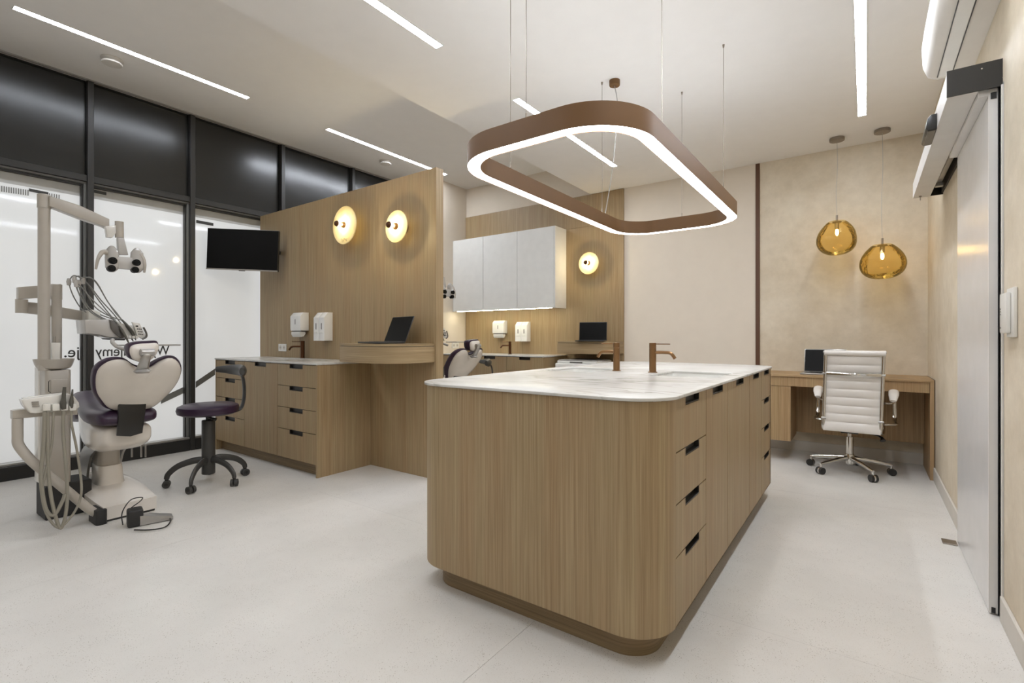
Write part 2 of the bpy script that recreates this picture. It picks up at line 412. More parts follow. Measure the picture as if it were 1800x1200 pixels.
for a, b2, lab in (((51, 334), (85, 341), 'dark block in the grille above the dental lamp pole'), ((145, 332), (187, 341), 'thin dark bar in the frosted glass above the lamp arm'), ((345, 389.5), (375, 395), 'thin dark bar in the frosted glass above the television')):
    gm = bmesh.new(); p = [at_x(a[0], a[1]-3, XL-.094), at_x(b2[0], b2[1]-3, XL-.094), at_x(b2[0], b2[1]+2, XL-.094), at_x(a[0], a[1]+2, XL-.094)]
    prism(gm, [(q.y, q.z) for q in p], FYZ, XL-.0962, XL-.0925)
    tag(obj('vent_bar', gm, 'ink'), lab, 'vent')

# ------------------------------------------------------------------ ceiling light strips
def strip(xc, y0, y1, zc, label, wd=.052):
    t = thing('ceiling_light', label, 'light', (xc, (y0+y1)/2, zc), group='recessed LED lines in the ceiling')
    fr = bmesh.new(); e = .006
    box(fr, xc-wd/2-e, xc-wd/2, y0-e, y1+e, zc-.003, zc+.001); box(fr, xc+wd/2, xc+wd/2+e, y0-e, y1+e, zc-.003, zc+.001)
    box(fr, xc-wd/2, xc+wd/2, y0-e, y0, zc-.003, zc+.001); box(fr, xc-wd/2, xc+wd/2, y1, y1+e, zc-.003, zc+.001)
    obj('housing', fr, 'white', t, smooth=False)
    obj('diffuser', BM(box, xc-wd/2, xc+wd/2, y0, y1, zc-.0025, zc-.001), ('strip_far' if y0 > 3 else 'strip_l') if xc < -4 else ('strip_back' if y0 < 0 else 'strip'), t)
strip(-4.57, .725, 2.245, ZL, 'long white ceiling light line nearest the window, above the near dental chair')
strip(-4.575, 3.06, 4.85, ZL, 'ceiling light line running behind the top of the oak partition')
strip(-2.10, .39, 2.17, ZR, 'ceiling light line cut by the top edge, left of the ring pendant')
strip(-2.10, 2.977, 4.745, ZR, 'ceiling light line seen through the bronze ring pendant')
strip(-.022, 3.0, 4.80, ZR, 'wide-looking ceiling light line above the desk, at the top right')
for xc, z, lb in ((-4.57, ZL, 'by the window wall'), (-2.10, ZR, 'beside the ceiling step'), (-1.06, ZR, 'added in the middle for extra light'), (-.022, ZR, 'along the door wall')):
    strip(xc, -1.9, -.2, z, 'ceiling light line behind the viewpoint, '+lb)  # unseen rows; the middle one is added to brighten the right half
strip(-.022, .75, 2.5, ZR, 'ceiling light line above the near end of the sliding door')
for (px, py), lab in (((197, 104), 'round white air valve on the ceiling above the lamp pole'), ((678, 283), 'round white air valve on the ceiling behind the oak partition')):
    p = at_z(px, py, ZL); t = thing('air_valve', lab, 'vent', p, group='round ceiling air valves')
    obj('rim', BM(lathe, [(0, 0), (.072, 0), (.074, -.008), (.05, -.012), (.03, -.03), (0, -.03)], p, 32), 'ac', t)
    obj('disc', BM(lathe, [(0, -.028), (.066, -.028), (.068, -.032), (.064, -.04), (0, -.043)], p, 32), 'ac', t)

# ================================================================== OAK PARTITION
PY, PB = 2.745, 2.822
pt = thing('partition', 'oak partition wall with two glowing disc lamps, between the treatment bays', 'partition', (-4.0, PY, 0))
obj('core', BM(box, XL+.002, -2.705, PY+.018, PB-.018, 0, 2.40), 'gap', pt)
for a, b2 in ((XL+.002, -4.56), (-4.56, -3.425), (-3.425, -2.692)):
    obj('panel', BM(box, a+.0008, b2-.0008, PY, PY+.018, 0, 2.41, .0006), 'oak', pt)
    obj('panel', BM(box, a+.0008, b2-.0008, PB-.018, PB, 0, 2.41, .0006), 'oak', pt)
obj('end_panel', BM(box, -2.708, -2.688, PY-.001, PB+.001, 0, 2.412, .001), 'oak', pt)
obj('top_panel', BM(box, XL+.002, -2.708, PY+.018, PB-.018, 2.40, 2.411), 'oak', pt)

# ------------------------------------------------------------------ drawer cabinets
def notch_front(mat, parent, name, fn, u0, u1, v0, v1, n0, n1, nd, d0, d1, g=.0024):
    """a front plate with a rectangular grip notch in its upper edge, and the dark grip channel in it"""
    u0 += g; u1 -= g; v0 += g; v1 -= g
    poly = [(u0, v0), (u1, v0), (u1, v1), (n1, v1), (n1, v1-nd), (n0, v1-nd), (n0, v1), (u0, v1)]
    f = obj(name, BM(prism, poly, fn, d0, d1), mat, parent, smooth=False)
    return f
def grip(fn, n0, n1, v1, nd, d1, d2, parent):
    bm = bmesh.new()
    prism(bm, [(n0-.004, v1-nd-.006), (n1+.004, v1-nd-.006), (n1+.004, v1-.002), (n0-.004, v1-.002)], fn, d1, d2)
    s_ = 1 if d1 > d2 else -1; df = d1+s_*.0187     # thin dark lining of the notch, out to the front face
    prism(bm, [(n0+.0002, v1-nd+.0002), (n1-.0002, v1-nd+.0002), (n1-.0002, v1-nd+.003), (n0+.0002, v1-nd+.003)], fn, df, d1)
    prism(bm, [(n0+.0002, v1-nd+.003), (n0+.003, v1-nd+.003), (n0+.003, v1-.003), (n0+.0002, v1-.003)], fn, df, d1)
    prism(bm, [(n1-.003, v1-nd+.003), (n1-.0002, v1-nd+.003), (n1-.0002, v1-.003), (n1-.003, v1-.003)], fn, df, d1)
    h = obj('handle', bm, 'grip', parent, smooth=False)
    return h
def dental_counter(x0, x1, yf, yb, zt, cols, label, body_top=.016, split_bottom=.098):
    t = thing('drawer_cabinet', label, 'cabinet', ((x0+x1)/2, yf, 0), group='oak drawer cabinets')
    th = .018
    obj('body', BM(box, x0+.02, x1-.02, yf+.045, yb, split_bottom+.01, zt-body_top), 'gap', t)
    obj('side_panel', BM(box, x1-th, x1, yf-.001, yb, 0, zt-.0155, .0006), 'oak', t)
    obj('side_panel', BM(box, x0, x0+th, yf-.001, yb, 0, zt-.0155, .0006), 'oak', t)
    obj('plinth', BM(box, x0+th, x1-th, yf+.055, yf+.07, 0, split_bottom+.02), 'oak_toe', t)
    for kind, a, b2, hs, n0, n1 in cols:
        zs = [split_bottom]+hs+[zt-.018]
        for i in range(len(zs)-1):
            f = notch_front('oak', t, 'drawer_front' if kind == 'd' else 'door', FXZ, a, b2, zs[i], zs[i+1], n0, n1, .034, yf, yf+.019)
            grip(FXZ, n0, n1, zs[i+1], .034, yf+.0192, yf+.044, f)
    return t
YF = 2.235
dental_counter(-5.19, -3.472, YF, PY-.001, .897,
    [('d', -5.172, -4.619, [.345, .525, .708], -4.987, -4.796), ('o', -4.619, -4.053, [], -4.43, -4.24), ('d', -4.053, -3.49, [.338, .519, .698], -3.865, -3.674)],
    'oak drawer cabinet under the marble sink worktop beside the purple stool', .17)
def worktop(name, label, outline, holes, z0, z1, cat='worktop', bev=.002):
    cu = bpy.data.curves.new('c', 'CURVE'); cu.dimensions = '2D'; cu.fill_mode = 'BOTH'
    for pl in [outline]+holes:
        s = cu.splines.new('POLY'); s.points.add(len(pl)-1); s.use_cyclic_u = True
        for i, (x, y) in enumerate(pl): s.points[i].co = (x, y, 0, 1)
    cu.extrude = (z1-z0)/2-bev; cu.bevel_depth = bev; cu.bevel_resolution = 2; cu.offset = -bev
    o = bpy.data.objects.new('c', cu); COL.objects.link(o); bpy.context.view_layer.update()
    me = bpy.data.meshes.new_from_object(o.evaluated_get(bpy.context.evaluated_depsgraph_get())); bpy.data.objects.remove(o)
    cx = sum(p[0] for p in outline)/len(outline); cy = sum(p[1] for p in outline)/len(outline)
    t = thing(name, label, cat, (cx, cy, z0))
    bm = bmesh.new(); bm.from_mesh(me); bpy.data.meshes.remove(me)
    bmesh.ops.remove_doubles(bm, verts=bm.verts, dist=1e-5)
    bmesh.ops.translate(bm, vec=(0, 0, (z0+z1)/2), verts=bm.verts)
    obj('slab', bm, 'marble', t, ang=30)
    for h in holes:
        xs_ = [p[0] for p in h]; ys_ = [p[1] for p in h]; a, b2, c, d = min(xs_)-.004, max(xs_)+.004, min(ys_)-.004, max(ys_)+.004
        bm = bmesh.new(); zb = z0-.13
        o1 = rrect(a, b2, c, d, .03, 5); i1 = rrect(a+.012, b2-.012, c+.012, d-.012, .03, 5)
        v0 = [bm.verts.new((x, y, z0-.0005)) for x, y in o1]; v1 = [bm.verts.new((x, y, zb)) for x, y in i1]
        n = len(v0)
        for i in range(n): bm.faces.new((v0[i], v0[(i+1) % n], v1[(i+1) % n], v1[i]))
        bm.faces.new(v1); s_ = obj('sink_basin', bm, 'white', t)
        obj('drain', BM(lathe, [(0, .003), (.022, .003), (.024, 0)], ((a+b2)/2, (c+d)/2, zb+.001), 20), 'chrome', s_)
    return t
worktop('worktop', 'thin marble worktop with sink on the oak drawer cabinet against the partition',
        [(-5.195, YF-.006), (-3.465, YF-.006), (-3.465, PY-.001), (-5.195, PY-.001)], [rrect(-4.62, -4.25, YF+.12, PY-.12, .02, 4)], .882, .897)

def faucet(c, ang, mat, label, h=.168, group='single-lever mixer taps', sp=.125):
    t = thing('faucet', label, 'tap', c, ang, group); local(t)
    obj('body', BM(lathe, [(0, 0), (.026, 0), (.026, .004), (.0195, .006), (.0195, h-.032), (.0187, h-.031), (.0187, h-.029), (.0195, h-.028), (.0195, h-.001), (.018, h), (0, h)], (0, 0, 0), 28), mat, t)
    obj('spout', BM(tube, [(.012, 0, h*.68), (sp*.55, 0, h*.68), (sp*.82, 0, h*.65), (sp, 0, h*.48)], .0095, 14, 6), mat, t)
    obj('lever', BM(box, .0, .098, -.006, .006, h-.009, h-.003, .002), mat, t)
    return t
faucet((-4.44, 2.70, .897), PI+.75, 'bronze_dark', 'dark bronze single-lever tap on the worktop beside the partition')

# raised shelf drawer with a bowed front, and its twin
def shelf_box(dx, dy, label):
    bot = [(-2.706, 2.744), (-2.706, 2.60), (-2.722, 2.49), (-2.78, 2.395), (-2.90, 2.335), (-3.05, 2.318), (-3.25, 2.345), (-3.40, 2.385)]
    front = [(p.x, p.y) for p in catmull([Vector((x, y, 0)) for x, y in bot], 6)]
    out = front+[(-3.40, 2.744)]
    out = [(x+dx, y+dy) for x, y in out]
    t = thing('wall_shelf', label, 'shelf', (-3.05+dx, 2.744+dy, .908), group='bow-fronted oak shelf boxes')
    ins = [(x+(.008 if x < -3.0+dx else -.006), y+(.008 if y < 2.7+dy else 0)) for x, y in out]
    obj('drawer_box', BM(prism, out, FXY, .908, 1.030, .001, 1), 'oak_h', t, ang=25)
    obj('shadow_gap', BM(prism, ins, FXY, 1.030, 1.034), 'gap', t)
    obj('top_board', BM(prism, out, FXY, 1.034, 1.052, .001, 1), 'oak_h', t, ang=25)
    return t
shelf_box(0, 0, 'bow-fronted oak shelf box on the partition, carrying the open laptop')

def laptop(c, rz, label, w=.325, d=.225, tilt=100, case='laptop', group='open laptops'):
    t = thing('laptop', label, 'laptop', c, rz, group); local(t)
    obj('base', BM(box, -w/2, w/2, -d, 0, .001, .014, .003, 2), case, t)
    k = bmesh.new()
    for r in range(5):
        for q in range(13): box(k, -w*.43+q*w*.066, -w*.43+q*w*.066+w*.055, -.05-r*.019-.015, -.05-r*.019, .0138, .0155)
    kb = obj('keyboard', k, 'gap', t, smooth=False); kb['kind'] = 'stuff'
    obj('touchpad', BM(box, -.055, .055, -d+.012, -d+.068, .0139, .0146), 'laptop', t)
    a = math.radians(tilt-90)
    R4 = Matrix.Translation((0, -.002, .012)) @ Matrix.Rotation(-a, 4, 'X')
    bm = BM(box, -w/2, w/2, 0, .007, 0, .215, .003, 2); bmesh.ops.transform(bm, matrix=R4, verts=bm.verts); ld = obj('lid', bm, case, t)
    bm = BM(box, -w/2+.005, w/2-.005, -.0012, .001, .008, .209); bmesh.ops.transform(bm, matrix=R4, verts=bm.verts); obj('screen', bm, 'screen', ld)
    obj('hinge', BM(cyl, (-w*.36, .0, .012), (w*.36, .0, .012), .006, 12), 'gap', t)
    return t
laptop((-2.985, 2.585, 1.0525), -.2, 'open laptop with black screen on the bow-fronted shelf of the partition', tilt=112)

# dispensers and sockets
def towel_disp(p, label, w=.235, h=.175, d=.11):
    x, y, z = p
    t = thing('towel_dispenser', label, 'dispenser', (x, y, z), group='paper towel dispensers')
    prof = [(y, z), (y-d*.95, z), (y-d, z+.02), (y-d, z+h*.8), (y-d*.65, z+h), (y, z+h)]
    obj('cover', BM(prism, prof, FYZ, x-w/2, x+w/2, .004, 2), 'white_plastic', t)
    obj('viewing_slot', BM(box, x-.006, x+.004, y-d-.0012, y-d, z+.06, z+.11), 'smoke', t)
    obj('outlet_lip', BM(box, x-w/2+.01, x+w/2-.01, y-d*.85, y-.02, z-.012, z), 'smoke', t)
    pp = [(y-d*.35, z-.008), (y-d*.95, z-.012), (y-d*.97, z-.035), (y-d*.8, z-.062), (y-d*.5, z-.055), (y-d*.3, z-.03)]
    obj('paper_towel', BM(prism, pp, FYZ, x-w*.42, x+w*.42), 'white', t)
    return t
def soap_disp(p, label, w=.105, h=.262, d=.10, grp='soap and sanitiser dispensers'):
    x, y, z = p
    t = thing('soap_dispenser', label, 'dispenser', (x, y, z), group=grp)
    prof = [(y, z), (y-d, z), (y-d, z+h*.82), (y-d*.55, z+h), (y, z+h)]
    obj('cover', BM(prism, prof, FYZ, x-w/2, x+w/2, .004, 2), 'white_plastic', t)
    obj('level_window', BM(box, x-.006, x+.006, y-d-.0012, y-d, z+h*.40, z+h*.62), 'smoke', t)
    obj('push_plate', BM(box, x-w*.3, x+w*.3, y-d-.004, y-d, z+h*.27, z+h*.33, .001), 'white', t)
    return t
def socket(p, axis, label):
    x, y, z = p; t = thing('power_socket', label, 'socket', (x, y, z), group='double power sockets')
    if axis == 'y':
        f = lambda u, v, d: Vector((x+u, y-d, z+v))
    else:
        f = lambda u, v, d: Vector((x+d, y+u, z+v))
    obj('plate', BM(prism, rrect(-.072, .072, -.038, .038, .004, 3), f, 0, .009, .001, 1), 'plate_white', t)
    for s in (-.035, .035):
        ins = [(s+.022*math.cos(a*PI/12), .022*math.sin(a*PI/12)) for a in range(24)]
        o = obj('outlet', BM(prism, ins, f, .0088, .0098), 'baseboard', t)
        bm = bmesh.new()
        for q in (-.008, .008):
            prism(bm, [(s+q+.003*math.cos(a*PI/4), .003*math.sin(a*PI/4)) for a in range(8)], f, .0096, .0104)
        obj('pin_hole', bm, 'gap', o)
    return t
towel_disp((-4.492, PY, 1.165), 'white paper towel dispenser on the partition above the dark bronze tap', w=.176, d=.09)
soap_disp((-4.145, PY, 1.068), 'left of the two tall white dispensers on the partition', w=.082, d=.09)
soap_disp((-4.059, PY, 1.068), 'right of the two tall white dispensers on the partition', w=.084, d=.09)
socket((-4.87, PY, .995), 'y', 'white double power socket on the partition beside the dark bronze tap')

# disc wall lamps
def sconce(p, r, label, off=.085):
    x, y, z = p
    t = thing('wall_lamp', label, 'lamp', (x, y, z), group='round alabaster wall lamps')
    Ry = Matrix.Rotation(PI/2, 4, 'X')     # local z -> -y
    obj('wall_plate', BM(lathe, [(0, 0), (.045, 0), (.045, .012), (.012, .014), (.012, off-.002), (0, off-.002)], (x, y, z), 24, Ry), 'bronze', t)
    obj('disc', BM(lathe, [(.016, off), (r*.98, off-.004), (r, off), (r*.98, off+.004), (.016, off+.007), (.016, off)], (x, y, z), 48, Ry), 'disc', t)
    obj('socket', BM(lathe, [(0, off+.004), (.027, off+.004), (.027, off+.012), (.02, off+.03), (.014, off+.034), (0, off+.034)], (x, y, z), 24, Ry), 'bronze', t)
    c = (x, y-off-.074, z)
    b_ = obj('bulb', BM(lathe, [(.010, -.034), (.016, -.022), (.0245, -.007), (.026, 0)], c, 28, Ry), 'bulb', t)
    obj('mirror_cap', BM(lathe, [(.0265, 0), (.0245, .011), (.0185, .020), (.010, .025), (0, .027)], c, 28, Ry), 'bronze_dark', t)
    return t
s1 = sconce((-3.72, PY, 2.085), .168, 'left and larger disc wall lamp on the oak partition')
sconce((-3.045, PY, 1.985), .13, 'right and smaller disc wall lamp on the oak partition')
sconce((-2.735, YB-.022, 2.0), .135, 'disc wall lamp on the back wall cladding, right of the white wall cabinet')
sg = []
for i in range(15):
    u = i/14; sg.append((-3.76+.085*u, PY-.0935, 1.955+.012*math.sin(u*26)+.006*math.cos(u*11)))
obj('signature', BM(tube, sg, .0011, 5, 3), 'nickel', s1)

# television on its arm
tvd = 4.93
def at_d(x, y, d): r = ray(x, y); return Vector((r[0]*d, r[1]*d, CAMH+r[2]*d))
tc = at_d(426.5, 439, tvd)
tv = thing('television', 'flat black television hung beside the partition edge, in front of the frosted glass', 'television', (tc.x, tc.y, tc.z-.22), YAW+.03)
T4 = Matrix.Translation(tc) @ Matrix.Rotation(YAW+.03, 4, 'Z') @ Matrix.Rotation(.035, 4, 'Y')
def tvbox(*a, **k):
    bm = BM(box, *a, **k); bmesh.ops.transform(bm, matrix=T4, verts=bm.verts); return bm
W2, H2 = .352, .204
obj('case', tvbox(-W2, W2, 0, .03, -H2, H2, .003), 'black', tv)
obj('screen', tvbox(-W2+.004, W2-.004, -.002, .001, -H2+.012, H2-.004), 'screen', tv)
obj('bottom_bezel', tvbox(-W2, W2, -.004, .002, -H2-.003, -H2+.010), 'alu', tv)
obj('edge_trim', tvbox(-W2-.002, W2+.002, .0, .012, H2-.001, H2+.002), 'alu', tv)
obj('sensor_bar', tvbox(-.03, .03, -.003, .006, -H2-.009, -H2-.002), 'gap', tv)
bm = bmesh.new(); bk = T4 @ Vector((.1, .03, 0)); tube(bm, [bk, bk+Vector((.02, .06, 0)), (bk.x+.08, PY, bk.z)], .018, 12); obj('bracket_arm', bm, 'black', tv)

# ================================================================== BACK BAY
YF2 = 4.93
dental_counter(-4.783, -3.08, YF2, YB-.023, .878,
    [('o', -4.765, -4.169, [], -4.52, -4.33), ('o', -4.169, -3.624-.55+.0, [], -4.17+.001, -4.169+.0005)][:1] +
    [('o', -4.169, -3.62, [], -3.98, -3.80), ('d', -3.62, -3.098, [.338, .515, .69], -3.43, -3.27)],
    'oak drawer cabinet on the back wall under the white wall cabinet', .016)
worktop('worktop', 'thin pale worktop on the back wall cabinet, behind the far dental chair',
        [(-4.783, YF2-.006), (-3.073, YF2-.006), (-3.073, YB-.023), (-4.783, YB-.023)], [], .863, .878)
faucet((-3.80, 5.25, .878), PI+.75, 'bronze_dark', 'small bronze tap on the back wall worktop')
towel_disp((-4.117, YB-.022, 1.155), 'white paper towel dispenser under the white wall cabinet', w=.195, d=.09)
soap_disp((-3.78, YB-.022, 1.045), 'left of the two tall white dispensers under the wall cabinet', w=.094, d=.09)
soap_disp((-3.682, YB-.022, 1.045), 'right of the two tall white dispensers under the wall cabinet', w=.094, d=.09)
socket((-4.785, 5.27, .985), 'x', 'white double power socket on the cream side wall of the far bay')
sh2 = shelf_box(.385, YB-.022-2.744, 'bow-fronted oak shelf box on the back wall beside the far laptop')
laptop((-2.60, 5.25, 1.0525), .28, 'open laptop with black screen on the back wall shelf', tilt=96)
wc = thing('wall_cabinet', 'white three-door wall cabinet hung on the oak back wall', 'cabinet', (-3.94, 5.22, 1.465))
obj('body', BM(box, -4.783, -3.11, 5.24, YB-.023, 1.475, 2.468), 'white', wc)
obj('side_panel', BM(box, -3.11, -3.092, 5.219, YB-.023, 1.465, 2.47, .001), 'white', wc)
for a, b2 in ((-4.783, -4.231), (-4.231, -3.664), (-3.664, -3.11)):
    obj('door', BM(box, a+.0025, b2-.0025, 5.219, 5.238, 1.465, 2.47, .001), 'white', wc)
obj('light_strip', BM(box, -4.7, -3.15, 5.222, 5.236, 1.4605, 1.4648), 'under_led', wc)
ms = thing('storage_trolley', 'white low drawer trolley under the back wall shelf', 'trolley', (-2.68, 5.2, 0))
obj('body', BM(box, -2.94, -2.42, 4.97, 5.48, .06, .80, .004), 'white', ms)
obj('drawer_front', BM(box, -2.935, -2.425, 4.955, 4.969, .43, .795, .003), 'white', ms)
obj('drawer_front', BM(box, -2.935, -2.425, 4.955, 4.969, .065, .425, .003), 'white', ms)
for x in (-2.9, -2.46):
    for y in (5.0, 5.43): obj('castor', BM(lathe, [(0, 0), (.02, 0), (.02, .06), (0, .06)], (x, y, 0), 12), 'black_soft', ms)
pr = thing('document_scanner', 'flat white and silver device lying on the low trolley under the shelf', 'scanner', (-2.68, 5.2, .80))
obj('body', BM(box, -2.93, -2.43, 4.99, 5.4, .8005, .828, .004), 'white', pr)
obj('lid', BM(box, -2.92, -2.44, 5.0, 5.39, .829, .842, .004), 'alu', pr)
obj('grip_edge', BM(box, -2.76, -2.60, 4.984, 4.990, .808, .82), 'smoke', pr)

# ================================================================== ISLAND
IX0, IX1, IY0, IY1, IR = -1.665, -.53, 1.547, 3.925, .16
DY0, DY1 = 1.705, 3.79
isl = thing('island_cabinet', 'large oak island with rounded corners and marble top, foreground centre', 'island', ((IX0+IX1)/2, (IY0+IY1)/2, 0))
out = rrect(IX0, IX1, IY0, IY1, IR, 14)
def cut_side(pl, ya, yb, depth):
    # outline order starts at right/top corner; insert recess on the right side
    res = []
    n = len(pl)
    for i in range(n):
        res.append(pl[i]); a, b3 = pl[i], pl[(i+1) % n]
        if abs(a[0]-IX1) < 1e-6 and abs(b3[0]-IX1) < 1e-6 and b3[1] > a[1] and b3[1]-a[1] > 1:
            res += [(IX1, ya), (IX1-depth, ya), (IX1-depth, yb), (IX1, yb)]
    return res
# two stacked outer shells: front/back/left wrap with recessed bay for the fronts
wrap = cut_side(out, DY0, DY1, .05)
obj('wrap_panel', BM(prism, wrap, FXY, .10, .886, 0, 2, True), 'oak', isl, ang=25)
obj('recess_shade', BM(box, IX1-.0505, IX1-.0225, DY0+.0005, DY1-.0005, .101, .8855), 'gap', isl)  # near-black block stands in for the shade behind the fronts
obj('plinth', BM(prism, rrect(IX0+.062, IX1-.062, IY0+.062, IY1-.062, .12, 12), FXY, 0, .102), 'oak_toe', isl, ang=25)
ZS = [.101, .338, .521, .701, .886]
for a, b2, n0, n1 in ((DY0, 2.101, 1.817, 1.998), (3.422, DY1, 3.525, 3.713)):
    for i in range(4):
        f = notch_front('oak', isl, 'drawer_front', FYZ, a, b2, ZS[i], ZS[i+1], n0, n1, .030, IX1, IX1-.019)
        grip(FYZ, n0, n1, ZS[i+1], .030, IX1-.0192, IX1-.022, f)
for a, b2, n0, n1 in ((2.101, 2.492, 2.213, 2.395), (2.492, 3.032, 2.682, 2.865), (3.032, 3.422, 3.146, 3.331)):
    f = notch_front('oak', isl, 'door', FYZ, a, b2, ZS[0], ZS[4], n0, n1, .030, IX1, IX1-.019)
    grip(FYZ, n0, n1, ZS[4], .030, IX1-.0192, IX1-.022, f)
worktop('worktop', 'long white marble island worktop with two sinks and two bronze taps', rrect(IX0-.013, IX1+.012, IY0-.013, IY1+.003, IR+.012, 14),
        [rrect(-.93, -.60, 2.54, 2.955, .02, 4), rrect(-1.60, -1.27, 2.54, 2.955, .02, 4)], .888, .900, bev=.003)
faucet((-.985, 2.748, .900), .05, 'bronze', 'right of the two bronze taps on the island, spout pointing right')
faucet((-1.205, 2.748, .900), PI-.05, 'bronze', 'left of the two bronze taps on the island, spout pointing left')

# ================================================================== RING PENDANT
RX0, RX1, RY0, RY1, RZ0, RZ1, RR = -1.53, -.662, 1.60, 3.62, 1.872, 1.962, .27
rp = thing('ring_pendant', 'bronze rounded-rectangle ring lamp hanging over the island', 'lamp', ((RX0+RX1)/2, (RY0+RY1)/2, RZ0))
def ringmesh(o, i, z0, z1, bm):
    A = rrect(RX0+o, RX1-o, RY0+o, RY1-o, RR-o, 16); B = rrect(RX0+i, RX1-i, RY0+i, RY1-i, RR-i, 16)
    n = len(A); vs = [[bm.verts.new((x, y, z)) for x, y in P] for P, z in ((A, z0), (A, z1), (B, z1), (B, z0))]
    for k in range(4):
        P, Q = vs[k], vs[(k+1) % 4]
        for j in range(n): bm.faces.new((P[j], P[(j+1) % n], Q[(j+1) % n], Q[j]))
bm = bmesh.new(); ringmesh(0, .0015, RZ0, RZ1, bm); ringmesh(.0585, .06, RZ0, RZ1, bm); ringmesh(.0015, .0585, RZ1-.004, RZ1, bm)
obj('frame', bm, 'ring', rp)
bm = bmesh.new(); ringmesh(.0015, .0585, RZ0+.003, RZ0+.006, bm); obj('diffuser', bm, 'ring_led', rp)
bm = bmesh.new(); ringmesh(.012, .048, RZ1+.0002, RZ1+.001, bm); obj('added_uplight', bm, 'ring_fill', rp)  # added upward-glowing band, brightens the ceiling above the island
for x, y in ((-.695, 3.155), (-1.072, 3.59), (-1.48, 3.13), (-1.48, 2.05), (-1.10, 1.63), (-.695, 2.05)):
    obj('suspension_wire', BM(cyl, (x, y, RZ1), (x, y, ZR-.018), .0016, 6), 'nickel', rp)
    bm = bmesh.new(); lathe(bm, [(0, 0), (.004, 0), (.007, .018), (0, .018)], (x, y, ZR-.018), 12); lathe(bm, [(0, 0), (.004, 0), (.004, .03), (0, .03)], (x, y, RZ1), 10)
    obj('wire_fixing', bm, 'nickel', rp)
cx, cy = -1.40, 3.16
obj('canopy', BM(lathe, [(0, 0), (.034, 0), (.036, .003), (.036, .036), (0, .036)], (cx, cy, ZR-.036), 28), 'ring', rp)
obj('power_cord', BM(tube, [(cx, cy, ZR-.036), (cx+.012, cy+.02, 2.7), (cx-.008, cy+.03, 2.45), (cx-.03, cy+.01, 2.2), (-1.49, 3.2, RZ1)], .003, 8, 8), 'alu', rp)

# ================================================================== AMBER PENDANTS
def pendant(x, y, ztop, zbot, r, seed, label):
    t = thing('pendant_lamp', label, 'lamp', (x, y, ZR), group='amber glass pendants')
    obj('canopy', BM(lathe, [(0, 0), (.055, 0), (.057, -.003), (.057, -.026), (0, -.028)], (x, y, ZR), 32), 'nickel', t)
    obj('cord', BM(tube, [(x, y, ZR-.027), (x+.004, y, (ZR*2+ztop)/3), (x-.006, y, (ZR+ztop*2)/3), (x, y, ztop+.05)], .0018, 6, 6), 'alu', t)
    obj('stem', BM(lathe, [(0, .055), (.008, .055), (.008, 0), (.036, -.002), (.034, -.012), (.017, -.014), (.017, -.07), (0, -.07)], (x, y, ztop), 20), 'nickel', t)
    rnd = random.Random(seed); bm = bmesh.new(); zc = (ztop+zbot)/2; hz = (ztop-zbot)/2
    prof = []
    for i in range(13):
        u = i/12; prof.append((r*(.40+.60*math.sin(PI/2*u**.85)), hz-hz*1.12*u))
    for i in range(1, 15):
        a = PI/2*i/14; prof.append((max(0, r*math.cos(a)**.85) if i < 14 else 0, -.12*hz-.88*hz*math.sin(a)))
    lathe(bm, prof, (x, y, zc), 48)
    lumps = [(Vector((rnd.uniform(-1, 1), rnd.uniform(-1, 1), rnd.uniform(-1, .5))).normalized(), rnd.uniform(-.018, .014)) for _ in range(9)]
    for v in bm.verts:
        d = (v.co-Vector((x, y, zc))); dn = d.normalized(); s = 0
        for q, am in lumps: s += am*math.exp(-(1-dn.dot(q))*7)
        if v.co.z < ztop-.02: v.co += dn*s
    obj('shade', bm, 'amber', t, ang=80)
    obj('bulb', BM(lathe, [(0, -.072), (.009, -.074), (.012, -.09), (.012, -.105), (.008, -.12), (0, -.126)], (x, y, ztop), 20), 'bulb2', t)
pendant(-.205, 5.22, 2.125, 1.828, .158, 3, 'left and higher of the two amber glass pendants')
pendant(.116, 5.23, 1.885, 1.588, .166, 11, 'right and lower of the two amber glass pendants')

# ================================================================== DESK
DYF = 4.955
dk = thing('desk', 'oak desk against the back wall behind the white office chair', 'desk', (-.22, 5.23, 0))
obj('top', BM(box, -.86, .43, DYF, YB-.002, .752, .770, .001), 'desk_oak_h', dk)
obj('side_panel', BM(box, .404, .430, DYF+.002, YB-.013, 0, .7515, .001), 'desk_oak', dk)
obj('apron_panel', BM(box, -.86, .402, DYF+.012, DYF+.03, .668, .7515, .001), 'desk_oak', dk)
obj('apron_bottom', BM(box, -.86, .402, DYF+.031, YB-.1, .668, .68), 'desk_oak', dk)
obj('back_panel', BM(box, -.86, .402, 5.41, 5.428, .20, .668), 'desk_oak', dk)
obj('pedestal', BM(box, -.86, -.537, DYF+.035, 5.405, .18, .667, .001), 'desk_oak', dk)
obj('pedestal_door', BM(box, -.86, -.537, DYF+.014, DYF+.033, .18, .665, .001), 'desk_oak', dk)
obj('scribe_strip', BM(box, .4302, .4345, DYF+.004, YB-.013, 0, .770), 'gap', dk)
laptop((-.30, 5.27, .7703), -.05, 'open laptop with black screen on the desk, half behind the white chair', tilt=103, case='alu')

